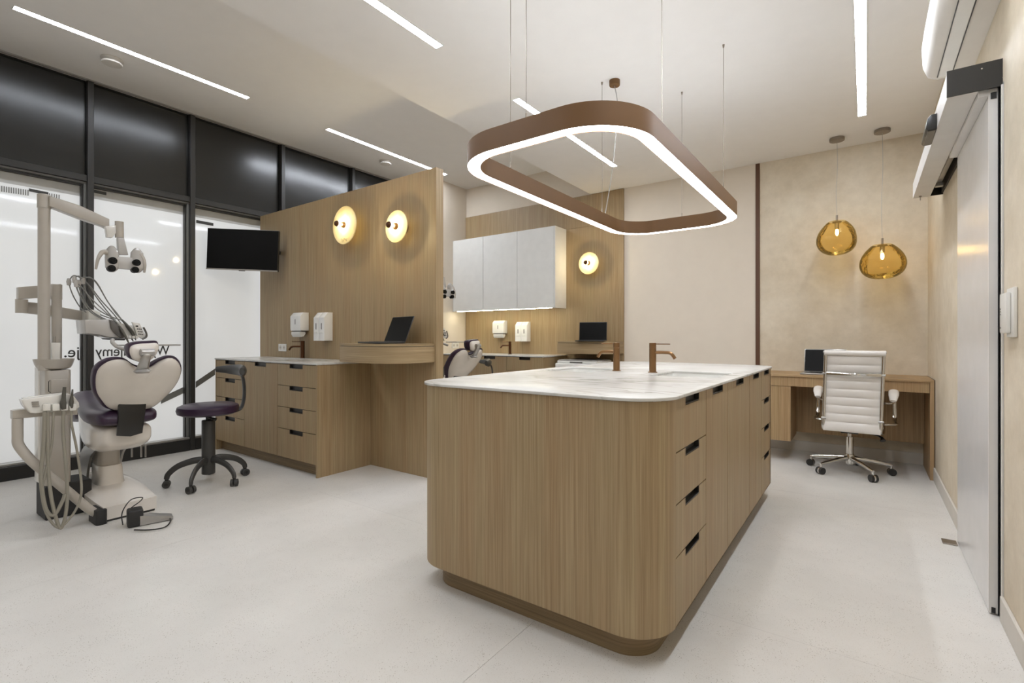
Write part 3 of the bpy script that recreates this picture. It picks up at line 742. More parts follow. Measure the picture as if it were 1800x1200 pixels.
# ------------------------------------------------------------------ office chair (world-aligned, back towards the viewer)
CX, CY = -.105, 4.885
oc = thing('office_chair', 'white ribbed leather office chair on chrome castor base at the desk', 'chair', (CX, CY, 0))
def backY(z):   # curve of the frame: leans towards the viewer at the top
    return 4.64-.045*max(0, (z-.45))/.5+.02*math.sin((z-.45)*5)
bx0, bx1 = -.255, .112
def bxo(z): return -.02*(1-(z-.34)/.66)
rows = [.362, .435, .50, .565, .63, .695, .76, .82, .885, .955]
bm = bmesh.new(); gridv = []
zz = []
for a, b2 in zip(rows, rows[1:]):
    for k in range(8): zz.append((a+(b2-a)*k/8, k/8))
zz.append((rows[-1], 0))
for side in (-1, 1):
    g = []
    for z, ph in zz:
        row = []
        for i in range(9):
            x = bx0+(bx1-bx0)*i/8+bxo(z); e = math.sin(PI*i/8)**.3 if 0 < i < 8 else 0
            th = .010+.011*(math.sin(PI*ph)**.5 if ph > 0 else 0)*e
            row.append(bm.verts.new((x, backY(z)+.012+side*th*.9, z)))
        g.append(row)
    gridv.append(g)
for g in gridv:
    for i in range(len(g)-1):
        for j in range(8): bm.faces.new((g[i][j], g[i][j+1], g[i+1][j+1], g[i+1][j]))
A, B = gridv
for i in range(len(A)-1):
    bm.faces.new((A[i][0], A[i+1][0], B[i+1][0], B[i][0])); bm.faces.new((A[i][8], B[i][8], B[i+1][8], A[i+1][8]))
for i in (0, len(A)-1):
    for j in range(8): bm.faces.new((A[i][j], A[i][j+1], B[i][j+1], B[i][j]))
obj('backrest', bm, 'leather', oc, ang=50)
bm = bmesh.new(); tube(bm, [(bx0-.008, backY(.975), .978), (bx1+.012, backY(.975), .978)], .021, 18); obj('head_roll', bm, 'leather', oc)
for x, s in ((bx0, -1), (bx1, 1)):
    pts = [(x+bxo(.99), backY(.985), .985), (x+bxo(.8), backY(.8), .8), (x+bxo(.6), backY(.6), .6), (x+bxo(.45), backY(.45)+.005, .45), (x+bxo(.4), backY(.4)+.03, .375), (x, 4.80, .362), (x, 5.10, .40)]
    o = obj('side_frame', BM(tube, pts, .011, 12, 6, flat=(1.0, 1.15)), 'chrome', oc)
    for z in (.985, .815, .46): obj('rivet', BM(cyl, (x-.016+bxo(z), backY(z)-.004, z), (x+.016+bxo(z), backY(z)-.004, z), .0085, 12), 'alu', o)
    # arm: chrome loop and leather pad
    ax = x+s*.058
    obj('arm_loop', BM(tube, [(x, 4.74, .43), (ax+s*.02, 4.80, .43), (ax+s*.022, 4.98, .43), (ax+s*.02, 5.03, .52), (ax+s*.015, 4.99, .645), (ax, 4.76, .60), (x, 4.66, .60)], .010, 12, 6, flat=(1.4, .8)), 'chrome', oc)
    obj('arm_pad', BM(tube, [(ax, 4.70, .618), (ax+s*.005, 4.76, .655), (ax+s*.01, 4.88, .672), (ax+s*.012, 5.0, .662), (ax+s*.012, 5.05, .63)], [.014, .022, .023, .021, .012], 14, 6, flat=(1.45, .8)), 'leather', oc)
bm = bmesh.new(); zc_ = .817; tube(bm, [(bx0+.01+bxo(zc_), backY(zc_)-.014, zc_), (-.07, backY(zc_)-.042, zc_-.004), (bx1-.01+bxo(zc_), backY(zc_)-.014, zc_-.003)], .012, 12, 8, flat=(.5, 1.1)); obj('cross_bar', bm, 'chrome', oc)
bm = bmesh.new(); box(bm, bx0+.0, bx1+.0, 4.68, 5.13, .385, .425, .018, 3); 
for k in range(6): box(bm, bx0+.012, bx1-.012, 4.71+k*.068, 4.71+k*.068+.06, .41, .436, .012, 2)
obj('seat', bm, 'leather', oc, ang=50)
obj('seat_pan', BM(box, bx0+.02, bx1-.02, 4.69, 5.1, .365, .384, .004), 'black', oc)
bm = bmesh.new(); box(bm, CX-.06, CX+.06, CY-.09, CY+.1, .325, .364, .008, 2); obj('tilt_mechanism', bm, 'black', oc)
obj('gas_lift', BM(lathe, [(0, .33), (.016, .33), (.016, .29), (.026, .288), (.026, .15), (.03, .148), (.036, .13), (.032, .07), (.018, .055), (0, .055)], (CX, CY, 0), 24), 'chrome', oc)
bm = bmesh.new(); tube(bm, [(CX+.05, CY-.02, .345), (CX+.19, CY-.09, .33), (CX+.215, CY-.12, .30)], [.006, .006, .02], 10, 3); obj('tilt_lever', bm, 'black', oc)
legs_ang = [math.degrees(math.atan2(dy, dx)) for dx, dy in ((-.265, .055), (-.19, -.215), (.15, -.235), (.27, .07), (.03, .27))]
for a in legs_ang:
    ca, sa = math.cos(math.radians(a)), math.sin(math.radians(a)); L = .285
    P = lambda r, z: (CX+ca*r, CY+sa*r, z)
    l = obj('leg', BM(tube, [P(.02, .115), P(.15, .10), P(L, .078)], [.021, .016, .011], 10, 4, flat=(.9, 1)), 'chrome', oc)
    obj('castor_stem', BM(cyl, P(L-.005, .085), P(L-.005, .045), .009, 10), 'chrome', l)
    t_ = Vector((-sa, ca, 0)); c = Vector(P(L, .028))
    bm = bmesh.new()
    for s in (-1, 1): cyl(bm, c+t_*s*.006, c+t_*s*.024, .0275, 20)
    obj('castor_wheel', bm, 'black', l)
    bm = bmesh.new(); tube(bm, [c+t_*-.0055, c+t_*.0055], .0265, 18); obj('castor_hood', bm, 'chrome', l)

# ================================================================== SLIDING DOOR, AIRCON, INTERCOM
dr = thing('door_1', None, None, (.4, 3.1, 0), kind='structure')
obj('door_leaf', BM(box, .3995, .424, 2.705, 3.53, .006, 2.09, .0015), 'door', dr)
obj('edge_profile', BM(box, .398, .4245, 2.699, 2.7045, .006, 2.085), 'door_cover', dr)
obj('door_gap_shade', BM(box, .4246, .4280, 2.695, 3.52, .004, 2.085), 'gap', dr)  # dark strip painting the shaded gap between leaf and frame
bm = bmesh.new(); box(bm, .406, .418, 2.6965, 2.699, .008, .03); box(bm, .404, .421, 2.6955, 2.699, 2.045, 2.07); obj('guide_slot', bm, 'gap', dr)
HB, HT = 2.082, 2.185
cov = bmesh.new()
box(cov, .273, .275, 2.685, 4.49, HB, HT, .0005); box(cov, .275, .366, 2.685, 4.49, HB, HB+.003); box(cov, .275, .434, 2.685, 4.49, HT-.002, HT)
obj('header_cover', cov, 'door_cover', dr)
obj('end_plate', BM(box, .270, .447, 2.676, 2.683, HB-.001, HT+.003, .0005), 'black', dr)
for x, z in ((.438, HT-.012), (.375, HT-.02), (.436, HB+.03)):
    obj('screw', BM(cyl, (x, 2.6755, z), (x, 2.674, z), .0028, 10), 'chrome', dr)
obj('door_carrier', BM(box, .3675, .399, 2.70, 3.53, 2.062, 2.15, .001), 'door', dr)
obj('end_plate', BM(box, .366, .434, 4.484, 4.489, HB+.002, HT-.004), 'black', dr)
obj('track_recess', BM(box, .425, .434, 2.69, 4.48, HB+.012, HT-.004), 'gap', dr)
obj('track_top', BM(box, .366, .425, 2.69, 4.48, HT-.014, HT-.006), 'gap', dr)
tr_ = obj('track_rail', BM(box, .385, .412, 3.4, 4.36, HB+.045, HB+.062, .002), 'alu', dr)
obj('roller_bracket', BM(box, .378, .418, 4.30, 4.34, HB+.02, HB+.045, .002), 'alu', tr_)
obj('cover_screw', BM(lathe, [(0, 0), (.008, 0), (.008, -.006), (.003, -.008), (.003, -.03), (0, -.03)], (.31, 4.44, HB), 10), 'nickel', dr)
sn = obj('motion_sensor', BM(prism, [(.2725, HB-.004), (.24, HB-.006), (.232, HB+.004), (.238, HB+.05), (.25, HB+.066), (.2725, HB+.068)], lambda u, v, d: Vector((u, d, v)), 3.036, 3.27, .002, 2), 'black', dr)
obj('sensor_window', BM(box, .240, .268, 3.045, 3.262, HB-.0085, HB-.0045), 'smoke', sn)
obj('frame_profile', BM(box, .434, .4349, 2.655, 2.70, 0, 2.09), 'alu', dr)
obj('frame_profile', BM(box, .428, .4345, 2.657, 2.667, 0, 2.08), 'door_cover', dr)
tag(obj('floor_guide', BM(box, .335, .396, 3.475, 3.55, .0, .006, .002), 'nickel'), 'small metal guide plate on the floor at the sliding door', 'door guide')
ac = thing('air_conditioner', 'white wall air conditioner high above the sliding door', 'air conditioner', (.434, 2.92, 2.43))
prof = [(.4345, 2.432), (.30, 2.425), (.262, 2.447), (.243, 2.50), (.238, 2.60), (.25, 2.70), (.29, 2.735), (.4345, 2.74)]
obj('casing', BM(prism, prof, FXZ, 2.52, 3.33, .006, 2), 'ac', ac, ang=50)
obj('end_cap', BM(prism, [(x, z) for x, z in prof], FXZ, 3.331, 3.345, .004, 2), 'ac', ac, ang=50)
def under(x): return 2.447+(2.425-2.447)*(x-.262)/(.30-.262) if x < .30 else 2.425+.007*(x-.30)/.1345
bm = bmesh.new()
for x in (.296, .352): box(bm, x, x+.004, 2.60, 3.31, under(x)-.0025, under(x)+.002)
obj('air_slot', bm, 'gap', ac)
obj('louvre', BM(box, .302, .35, 2.60, 3.305, 2.4215, 2.4255, .001), 'white', ac)
obj('type_label', BM(box, .30, .345, 2.545, 2.575, 2.4225, 2.425), 'plate_white', ac)
ic = thing('intercom', 'white wall intercom at the right edge beside the sliding door', 'intercom', (.434, 2.5, 1.19))
obj('back_plate', BM(box, .423, .4345, 2.44, 2.54, 1.10, 1.278, .003, 2), 'plate_white', ic)
obj('handset', BM(box, .41, .423, 2.47, 2.575, 1.115, 1.262, .004, 2), 'plate_white', ic)
for z in (1.135, 1.185, 1.195, 1.205): obj('button', BM(cyl, (.4102, 2.56, z), (.4088, 2.56, z), .003, 10), 'smoke', ic)

# ================================================================== DENTAL STATION (near bay)
# --- patient chair, long axis along X, head end towards +X
dc = thing('dental_chair', 'near dental chair with purple cushions and cream heart-shaped back, by the window', 'dental chair', (-4.1, 1.1, 0), group='purple and cream dental chairs')
# base: low slab with a concave top rising to the column
bm = bmesh.new(); NX, NY = 16, 10; top = []; botv = []
for i in range(NX+1):
    u = i/NX; x = -3.665-1.06*u; row = []; rowb = []
    wv_ = .135+.02*math.sin(u*PI); yc = 1.093+.02*u
    for j in range(NY+1):
        v = j/NY*2-1; y = yc+wv_*v
        z = .09+.065*max(0, 1-((x+4.16)/.45)**2)*(1-.4*v*v)
        if abs(v) > .99: z = .088+.03*math.exp(-((x+4.1)/.3)**2)
        row.append(bm.verts.new((x, y, z))); rowb.append(bm.verts.new((x, y, .014)))
    top.append(row); botv.append(rowb)
for i in range(NX):
    for j in range(NY):
        bm.faces.new((top[i][j], top[i][j+1], top[i+1][j+1], top[i+1][j])); bm.faces.new((botv[i][j], botv[i+1][j], botv[i+1][j+1], botv[i][j+1]))
for i in range(NX):
    for j in (0, NY): bm.faces.new((top[i][j], top[i+1][j], botv[i+1][j], botv[i][j]))
for j in range(NY):
    for i in (0, NX): bm.faces.new((top[i][j], botv[i][j], botv[i][j+1], top[i][j+1]))
obj('base_cover', bm, 'shell', dc, ang=40)
obj('base_skirt', BM(box, -4.71, -3.672, .965, 1.222, 0, .0135, .003), 'black_soft', dc)
obj('base_corner', BM(prism, rrect(-3.79, -3.635, .918, .972, .015, 4), FXY, .0, .086, .003), 'black_soft', dc)
# column
def px_poly(pts, X): return [(at_x(x, y, X).y, at_x(x, y, X).z) for x, y in pts]
bm = bmesh.new(); 
def loft(bm, secs):
    prev = None; first = None
    for z, cx_, cy_, rx, ry in secs:
        ring = [bm.verts.new((cx_+rx*math.copysign(abs(math.cos(a))**.6, math.cos(a)), cy_+ry*math.copysign(abs(math.sin(a))**.6, math.sin(a)), z)) for a in [2*PI*k/28 for k in range(28)]]
        if prev:
            for k in range(28): bm.faces.new((prev[k], prev[(k+1) % 28], ring[(k+1) % 28], ring[k]))
        else: first = ring
        prev = ring
    bm.faces.new(first); bm.faces.new(prev); return bm
obj('column_lower', BM(loft, [(.10, -4.1, 1.095, .125, .082), (.19, -4.1, 1.095, .115, .07), (.25, -4.11, 1.095, .11, .068), (.262, -4.11, 1.095, .105, .064)]), 'shell', dc, ang=60)
obj('column_upper', BM(loft, [(.258, -4.12, 1.095, .095, .06), (.34, -4.13, 1.095, .1, .062), (.42, -4.13, 1.10, .12, .075)]), 'unit', dc, ang=60)
for s in (-1, 1):
    obj('lift_arm', BM(prism, catmull([Vector((-4.3, .12, 0)), Vector((-4.34, .25, 0)), Vector((-4.25, .36, 0)), Vector((-4.08, .41, 0)), Vector((-4.0, .38, 0)), Vector((-4.1, .32, 0)), Vector((-4.17, .2, 0)), Vector((-4.18, .12, 0))], 4) and [(p.x, p.y) for p in catmull([Vector(q) for q in ((-4.3, .12, 0), (-4.34, .25, 0), (-4.25, .36, 0), (-4.08, .41, 0), (-4.0, .38, 0), (-4.1, .32, 0), (-4.17, .2, 0), (-4.18, .12, 0))], 4)], FXZ, 1.095+s*.078, 1.095+s*.092), 'alu', dc)
# seat shell and seat cushion
def loft_x(secs, n=32, e=.55):
    """rounded sections (x, y centre, half width, z low, z high) joined along X"""
    cols = list(zip(*secs)); P = [catmull([Vector((q, 0, 0)) for q in c], 4) for c in cols]
    bm = bmesh.new(); rings = []
    for k in range(len(P[0])):
        x, yc, hw, z0, z1 = (P[i][k].x for i in range(5))
        rings.append([bm.verts.new((x, yc+hw*math.copysign(abs(math.cos(t))**e, math.cos(t)), (z0+z1)/2+(z1-z0)/2*math.copysign(abs(math.sin(t))**e, math.sin(t)))) for t in [2*PI*j/n for j in range(n)]])
    for A, B in zip(rings, rings[1:]):
        for j in range(n): bm.faces.new((A[j], A[(j+1) % n], B[(j+1) % n], B[j]))
    for R_ in (rings[0], rings[-1]):
        c = bm.verts.new(sum((v.co for v in R_), Vector())/n)
        for j in range(n): bm.faces.new((R_[j], R_[(j+1) % n], c))
    return bm
obj('seat_shell', loft_x([(-3.695, 1.09, .105, .46, .54), (-3.72, 1.09, .128, .43, .56), (-3.85, 1.09, .145, .385, .57), (-4.15, 1.105, .135, .385, .58), (-4.4, 1.13, .115, .47, .60), (-4.6, 1.15, .09, .56, .62)]), 'shell', dc, ang=60)
obj('seat_cushion', loft_x([(-3.635, 1.085, .11, .59, .62), (-3.66, 1.085, .14, .572, .645), (-3.74, 1.088, .157, .56, .66), (-4.0, 1.10, .160, .552, .655), (-4.3, 1.125, .145, .585, .675), (-4.52, 1.145, .13, .60, .71), (-4.66, 1.155, .118, .59, .705), (-4.75, 1.16, .095, .59, .66), (-4.775, 1.16, .06, .61, .64)]), 'purple', dc, ang=60)
obj('leg_rest', loft_x([(-4.70, 1.17, .08, .55, .60), (-4.73, 1.175, .11, .515, .62), (-4.85, 1.195, .118, .47, .585), (-5.05, 1.225, .112, .43, .52), (-5.14, 1.24, .085, .44, .49)]), 'purple', dc, ang=60)
pl = [at_x(x, y, -4.52) for x, y in ((160, 702), (150, 712), (158, 716), (147, 736), (166, 736), (168, 733), (152, 732), (162, 715))]
obj('link_bracket', BM(prism, [(p.y, p.z) for p in pl], FYZ, -4.53, -4.51, .002), 'chrome', dc)
# backrest: slanted heart outline
HO = [(163, 664), (168, 645), (184, 632), (203, 627), (219, 629), (233, 638.5), (248, 643), (263, 641), (279, 631.5), (297, 624.5), (311, 628), (320, 642), (318, 661), (304, 683.5), (279, 708), (259, 718.5), (222, 723), (190, 718), (174, 702), (165, 686)]
def backX(y): return -3.43-.26*(y-625)/98
def heart(sc, dx, bulge, shift=(0, 0)):
    cxp, cyp = 243, 675; P = []
    for x, y in HO:
        xx = cxp+(x-cxp)*sc+shift[0]; yy = cyp+(y-cyp)*sc+shift[1]; p = at_x(xx, yy, backX(yy)); P.append(Vector((p.x+dx, p.y, p.z)))
    return catmull(P, 4, True)
def shell_stack(layers, closeA=True):
    bm = bmesh.new(); prev = None; first = None
    for L in layers:
        ring = [bm.verts.new(p) for p in L]; n = len(ring)
        if prev:
            for k in range(n): bm.faces.new((prev[k], prev[(k+1) % n], ring[(k+1) % n], ring[k]))
        else: first = ring
        prev = ring
    for R_ in (first, prev):
        c = sum((v.co for v in R_), Vector())/len(R_); cv = bm.verts.new(c)
        for k in range(len(R_)): bm.faces.new((R_[k], R_[(k+1) % len(R_)], cv))
    return bm
obj('backrest_cushion', shell_stack([heart(.90, -.075, 0), heart(.97, -.068, 0), heart(1.0, -.045, 0), heart(1.0, -.012, 0), heart(.975, .0, 0)]), 'purple', dc, ang=60)
obj('backrest_shell', shell_stack([heart(.95, -.01, 0, (1, 2)), heart(.95, .004, 0, (1, 2)), heart(.90, .018, 0, (1, 2)), heart(.7, .034, 0, (1, 2)), heart(.35, .042, 0, (1, 2))]), 'shell', dc, ang=60)
HH = [(225, 614), (228, 604.5), (241, 600), (260, 599), (276, 598.7), (280, 606), (278, 614), (271, 625), (262, 631), (247, 634.5), (235, 631), (228, 624)]
def head(sc, dx, shift=(0, 0)):
    P = []
    for x, y in HH:
        p = at_x(252+(x-252)*sc+shift[0], 616+(y-616)*sc+shift[1], -3.40); P.append(Vector((p.x+dx, p.y, p.z)))
    return catmull(P, 4, True)
obj('headrest_cushion', shell_stack([head(.82, -.085), head(.96, -.078), head(1, -.05), head(1, -.015), head(.96, -.004)]), 'purple', dc, ang=60)
obj('headrest_shell', shell_stack([head(.93, -.012, (1, 3)), head(.93, .002, (1, 3)), head(.85, .016, (1, 3)), head(.5, .028, (1, 3))]), 'shell', dc, ang=60)
q1 = at_x(259, 619, -3.355); q2 = at_x(257, 629, -3.35); q3 = at_x(253, 640, -3.375); q4 = at_x(250, 650, -3.40)
bm = bmesh.new(); cyl(bm, q1+Vector((0, -.032, 0)), q1+Vector((0, .032, 0)), .02, 16)
tube(bm, [q1, q2, q3, q4], [.024, .022, .028, .03], 12, 4, flat=(1, .6)); lathe(bm, [(0, .01), (.03, .008), (.042, -.004), (.03, -.016), (0, -.018)], at_x(250, 651, -3.40), 20); obj('headrest_bracket', bm, 'alu', dc)
# dark cover plate under the back
kp = px_poly([(209, 710), (258, 707), (251, 761), (230, 767), (206, 766), (208, 740)], -3.62)
bm = bmesh.new(); prism(bm, kp, FYZ, -3.645, -3.62, .006, 3)
obj('hinge_cover', bm, 'black', dc)
# hanging foot brackets at the far side
for x in (232, 248.5, 256): obj('side_bracket', BM(cyl, at_x(x, 781, -4.45), at_x(x, 803, -4.45), .007, 8), 'alu', dc)
obj('side_pad', BM(box, -4.50, -4.40, 1.20, 1.275, .26, .275, .004), 'alu', dc)

# --- delivery unit: column, pole, lamp, tray, assistant console
du = thing('dental_unit', 'near dental unit with tall lamp pole, bowl, hoses and instrument tray', 'dental unit', (-4.1, .81, 0), group='grey dental units')
obj('column', BM(prism, rrect(-4.19, -3.99, .768, .888, .02, 4), FXY, .205, .90, .004), 'unit', du)
obj('column_back', BM(prism, rrect(-4.24, -4.12, .762, .87, .02, 4), FXY, .205, .915, .004), 'unit_white', du)
obj('column_plinth', BM(box, -4.2, -3.985, .766, .985, 0, .204, .006), 'black_soft', du)
obj('front_cover', BM(box, -3.99, -3.982, .79, .87, .765, .845, .004, 2), 'unit', du)
obj('cover_handle', BM(tube, [(-3.984, .787, .84), (-3.978, .780, .835), (-3.978, .780, .775), (-3.984, .789, .768)], .0018, 6), 'gap', du)
bc = at_x(95, 646, -4.05); bc.z = .905
obj('rinse_bowl', BM(lathe, [(0, 0), (.062, 0), (.078, .008), (.088, .03), (.096, .062), (.093, .062), (.083, .03), (.07, .014), (.02, .008), (0, .008)], bc, 36), 'unit', du)
cf = at_x(97, 640, -4.07)
obj('cup_filler', BM(prism, px_poly([(88, 602), (105, 602), (104, 628), (107, 640), (86, 640), (90, 628)], -4.06), FYZ, -4.09, -4.04, .004), 'unit_white', du)
obj('filler_spout', BM(cyl, at_x(95, 602, -4.06), at_x(95, 591, -4.06), .009, 12), 'alu', du)
pp = at_x(77.5, 640, -4.02)
obj('lamp_pole', BM(cyl, (pp.x, pp.y, .90), (pp.x, pp.y, at_x(77.5, 366, -4.02).z), .029, 24), 'unit', du)
pt1 = at_x(77.5, 366, -4.02); pt2 = at_x(77.5, 342, -4.02)
obj('pole_head', BM(lathe, [(0, 0), (.032, 0), (.032, pt2.z-pt1.z-.004), (.028, pt2.z-pt1.z), (0, pt2.z-pt1.z)], pt1, 24), 'unit', du)
am = [at_x(84, 346, -4.02), at_x(140, 361, -3.98), at_x(195, 384, -3.95), at_x(195, 402, -3.95), at_x(184, 396, -3.95), at_x(140, 383, -3.98), at_x(84, 364, -4.02)]
obj('lamp_arm', BM(prism, [(p.y, p.z) for p in am], FYZ, -4.035, -3.975, .004), 'unit', du)
j = at_x(208, 400, -3.96)
obj('arm_link', BM(prism, px_poly([(184.5, 398), (187, 417), (196, 418), (203, 409), (203, 396), (196, 397)], -3.97), FYZ, -3.99, -3.95, .003), 'unit_white', du)
obj('joint', BM(cyl, at_x(209.5, 389.5, -3.96), at_x(210, 418, -3.96), .0235, 20), 'unit', du)
obj('lamp_neck', BM(prism, px_poly([(206, 418), (217, 418), (220, 430), (224.5, 448), (208, 448), (206.5, 430)], -3.94), FYZ, -3.965, -3.925, .005), 'lamp_grey', du)
# lamp head: two pods, a bridge, four lenses, two handles
lh = obj('lamp_head', BM(prism, px_poly([(205, 452), (210, 451), (230, 453), (233, 456), (235, 470), (229, 474), (206, 472), (202, 466)], -3.88), FYZ, -3.90, -3.86, .006), 'lamp_grey', du)
for cx_, ys_, rr in ((196.5, (433, 450, 465, 477), .036), (240.5, (437, 452, 467, 478.5), .034)):
    c0 = at_x(cx_, ys_[0], -3.92); c1 = at_x(cx_+.5, ys_[1], -3.9); c2 = at_x(cx_+.5, ys_[2], -3.88); c3 = at_x(cx_, ys_[3], -3.87)
    obj('lamp_pod', BM(tube, [c0, c1, c2, c3], [.012, .034, .037, .036, .034, .014], 20, 5), 'lamp_grey', lh)
for x, y, r in ((198.5, 458, .0225), (196.5, 471.5, .021), (240.5, 461.5, .0215), (238, 474, .020)):
    p = at_x(x, y, -3.845); Rx = Matrix.Rotation(PI/2, 4, 'Y')
    obj('lens', BM(lathe, [(0, .006), (r*.55, .007), (r*.6, .004), (r, .004), (r, -.03), (0, -.03)], p, 24, Rx), 'screen', lh)
obj('lamp_handle', BM(tube, [at_x(186, 443, -3.88), at_x(179, 444, -3.87), at_x(172, 456, -3.86), at_x(168.5, 473, -3.86)], [.018, .013, .009, .006], 12, 6), 'unit', lh)
obj('lamp_handle', BM(tube, [at_x(247, 448, -3.88), at_x(252, 455, -3.87), at_x(254.5, 466, -3.86), at_x(253.5, 479, -3.86)], [.016, .011, .009, .006], 12, 6), 'unit', lh)
# instrument tray arm system
po = at_x(99.5, 640, -4.18)
obj('tray_post', BM(cyl, (po.x, po.y, .9), (po.x, po.y, at_x(99.5, 526, -4.18).z), .026, 20), 'unit', du)
obj('tray_post_head', BM(cyl, (po.x, po.y, at_x(99.5, 526, -4.18).z), (po.x, po.y, at_x(99.5, 500, -4.18).z), .0275, 20), 'unit', du)
obj('swing_arm', BM(prism, px_poly([(30, 505), (105, 499.5), (105, 521), (30, 526)], -4.2), FYZ, -4.225, -4.165, .004), 'unit', du)
obj('elbow', BM(cyl, at_x(38, 526, -4.2), at_x(38, 550, -4.2), .029, 20), 'unit', du)
obj('tray_arm', BM(prism, px_poly([(40, 530), (60, 532), (147, 547), (147, 564), (60, 552), (40, 550)], -4.28), FYZ, -4.31, -4.25, .005), 'unit', du)
obj('tray_joint', BM(prism, px_poly([(145, 546), (152, 545), (165, 550), (165, 566), (152, 566), (145, 563)], -4.24), FYZ, -4.27, -4.10, .006), 'unit_white', du)
obj('tray_body', BM(prism, px_poly([(146.5, 562), (193, 561), (206, 566), (215, 578), (221, 595), (191, 593), (172, 588), (149, 586)], -4.05), FYZ, -4.22, -4.02, .006), 'lamp_grey', du)
obj('tray_cheek', BM(prism, px_poly([(193, 562), (200, 564), (209, 573), (219, 592), (213, 595), (201, 585), (195, 577)], -4.01), FYZ, -4.02, -4.008, .003), 'smoke', du)
obj('tray_front', BM(prism, px_poly([(207, 567), (232, 572), (241, 590), (240, 595), (221, 596), (214, 578)], -4.06), FYZ, -4.2, -4.05, .005), 'unit_white', du)
for k in range(4):
    p = at_x(222+k*6, 592+k*.3, -4.03); obj('instrument_holder', BM(box, p.x-.012, p.x+.012, p.y-.008, p.y+.008, p.z-.008, p.z+.01, .003), 'unit_white', du)
cp = obj('control_panel', BM(prism, px_poly([(232, 566), (245, 568), (257, 592), (250, 596), (241, 590)], -4.04), FYZ, -4.055, -4.035, .003), 'unit_white', du)
bm = bmesh.new()
for r in range(3):
    for c_ in range(3):
        p = at_x(242+c_*3.1+r*1.2, 578+r*4.5+c_*.3, -4.034); box(bm, p.x-.001, p.x+.001, p.y-.0035, p.y+.0035, p.z-.004, p.z+.004)
o = obj('keypad', bm, 'smoke', cp); o['kind'] = 'stuff'
p = at_x(241, 573, -4.034); obj('display', BM(box, p.x-.001, p.x+.001, p.y-.008, p.y+.006, p.z-.004, p.z+.004), 'screen', cp)
obj('panel_grip', BM(tube, [at_x(250, 596, -4.03), at_x(257, 592, -4.03), at_x(257, 585, -4.03), at_x(252, 575, -4.03)], .006, 10, 4), 'smoke', du)
obj('under_plate', BM(prism, px_poly([(193, 594), (221, 595.5), (219, 598), (196, 596.5)], -4.0), FYZ, -4.18, -4.0), 'black_soft', du)
obj('side_arm', BM(tube, [at_x(198, 597, -3.98), at_x(198, 602, -3.96), at_x(208, 610, -3.93), at_x(228, 616, -3.9)], .012, 12, 6), 'lamp_grey', du)
a_ = at_x(218, 607, -3.72); b_ = at_x(316, 607.5, -3.72)
obj('small_tray', BM(box, -3.86, -3.70, a_.y, b_.y, a_.z-.005, a_.z+.004, .003), 'alu', du)
# whip hoses with instruments
whips = [[(121, 494), (131, 484), (152, 497), (173, 527), (196, 556), (213, 573)], [(131, 490), (140, 485.5), (160, 505), (178, 528), (200, 552), (219, 577)],
         [(146, 492), (158, 487), (172, 501), (190, 531), (206, 551), (224, 575)], [(138, 497), (146, 487.5), (167, 493), (187, 526), (203, 550), (220, 568)], [(134, 497), (142, 503), (158, 522), (185, 548), (208, 570), (214, 580)]]
for k, wp in enumerate(whips):
    X0 = -4.16+.025*k
    pts = [at_x(x, y, X0+i*.012) for i, (x, y) in enumerate(wp)]
    obj('hose', BM(tube, pts, .0035, 8, 8), 'hose_light', du)
    e = pts[-1]; d = (pts[-1]-pts[-2]).normalized()
    obj('handpiece', BM(tube, [e-d*.03, e, e+d*.05, e+d*.09+Vector((0, 0, -.01))], [.005, .008, .0075, .003], 10, 3), 'tool', du)
    x, y = wp[0]
    dn = [(x, y), (x+3, y+14), (x+11, y+32), (x+24, y+50), (x+46, y+63), (x+72, y+72)]
    obj('hose', BM(tube, [at_x(a, b3, X0) for a, b3 in dn], .0035, 8, 8), 'hose_light', du)
    p = at_x(x, y+1, X0); obj('whip_guide', BM(lathe, [(0, -.025), (.010, -.022), (.013, 0), (.009, .02), (0, .024)], p, 14), 'lamp_grey', du)
# assistant console on its own arm
obj('console_bar', BM(prism, px_poly([(20, 721), (34, 719), (134, 714), (134, 728), (70, 731), (20, 736)], -3.74), FYZ, -3.77, -3.71, .003), 'unit', du)
obj('console_body', BM(prism, px_poly([(36, 702), (60, 698), (118, 691), (128, 695), (137, 707), (138, 715), (132, 718), (105, 721), (60, 726), (51, 725), (40, 712)], -3.68), FYZ, -3.73, -3.655, .006, 3), 'unit_white', du)
obj('console_lid', BM(prism, px_poly([(40, 700), (60, 696.5), (116, 690), (118, 694), (62, 701), (48, 703)], -3.69), FYZ, -3.74, -3.70, .003), 'unit_white', du)
bm = bmesh.new()
for r in range(3):
    for c_ in range(4):
        p = at_x(57+c_*3.2+r*.6, 707+r*3.6-c_*.2, -3.653); box(bm, p.x-.001, p.x+.002, p.y-.0035, p.y+.0035, p.z-.004, p.z+.004)
o = obj('keypad', bm, 'alu', du); o['kind'] = 'stuff'
for x in (81, 97, 112, 127):
    p = at_x(x, 715, -3.65); obj('tool_holder', BM(prism, rrect(p.y-.015, p.y+.015, p.z-.02, p.z+.018, .006, 3), FYZ, -3.66, -3.63, .003), 'unit_white', du)
obj('suction_tool', BM(tube, [at_x(112, 719, -3.635), at_x(111, 708, -3.635), at_x(112, 698, -3.635), at_x(113.5, 680, -3.635)], [.011, .015, .010, .008], 12, 4), 'tool', du)
obj('suction_tool', BM(tube, [at_x(126, 717, -3.635), at_x(125.5, 706, -3.635), at_x(126.5, 695, -3.635), at_x(127.5, 684, -3.635)], [.007, .011, .006, .0035], 12, 4), 'tool', du)
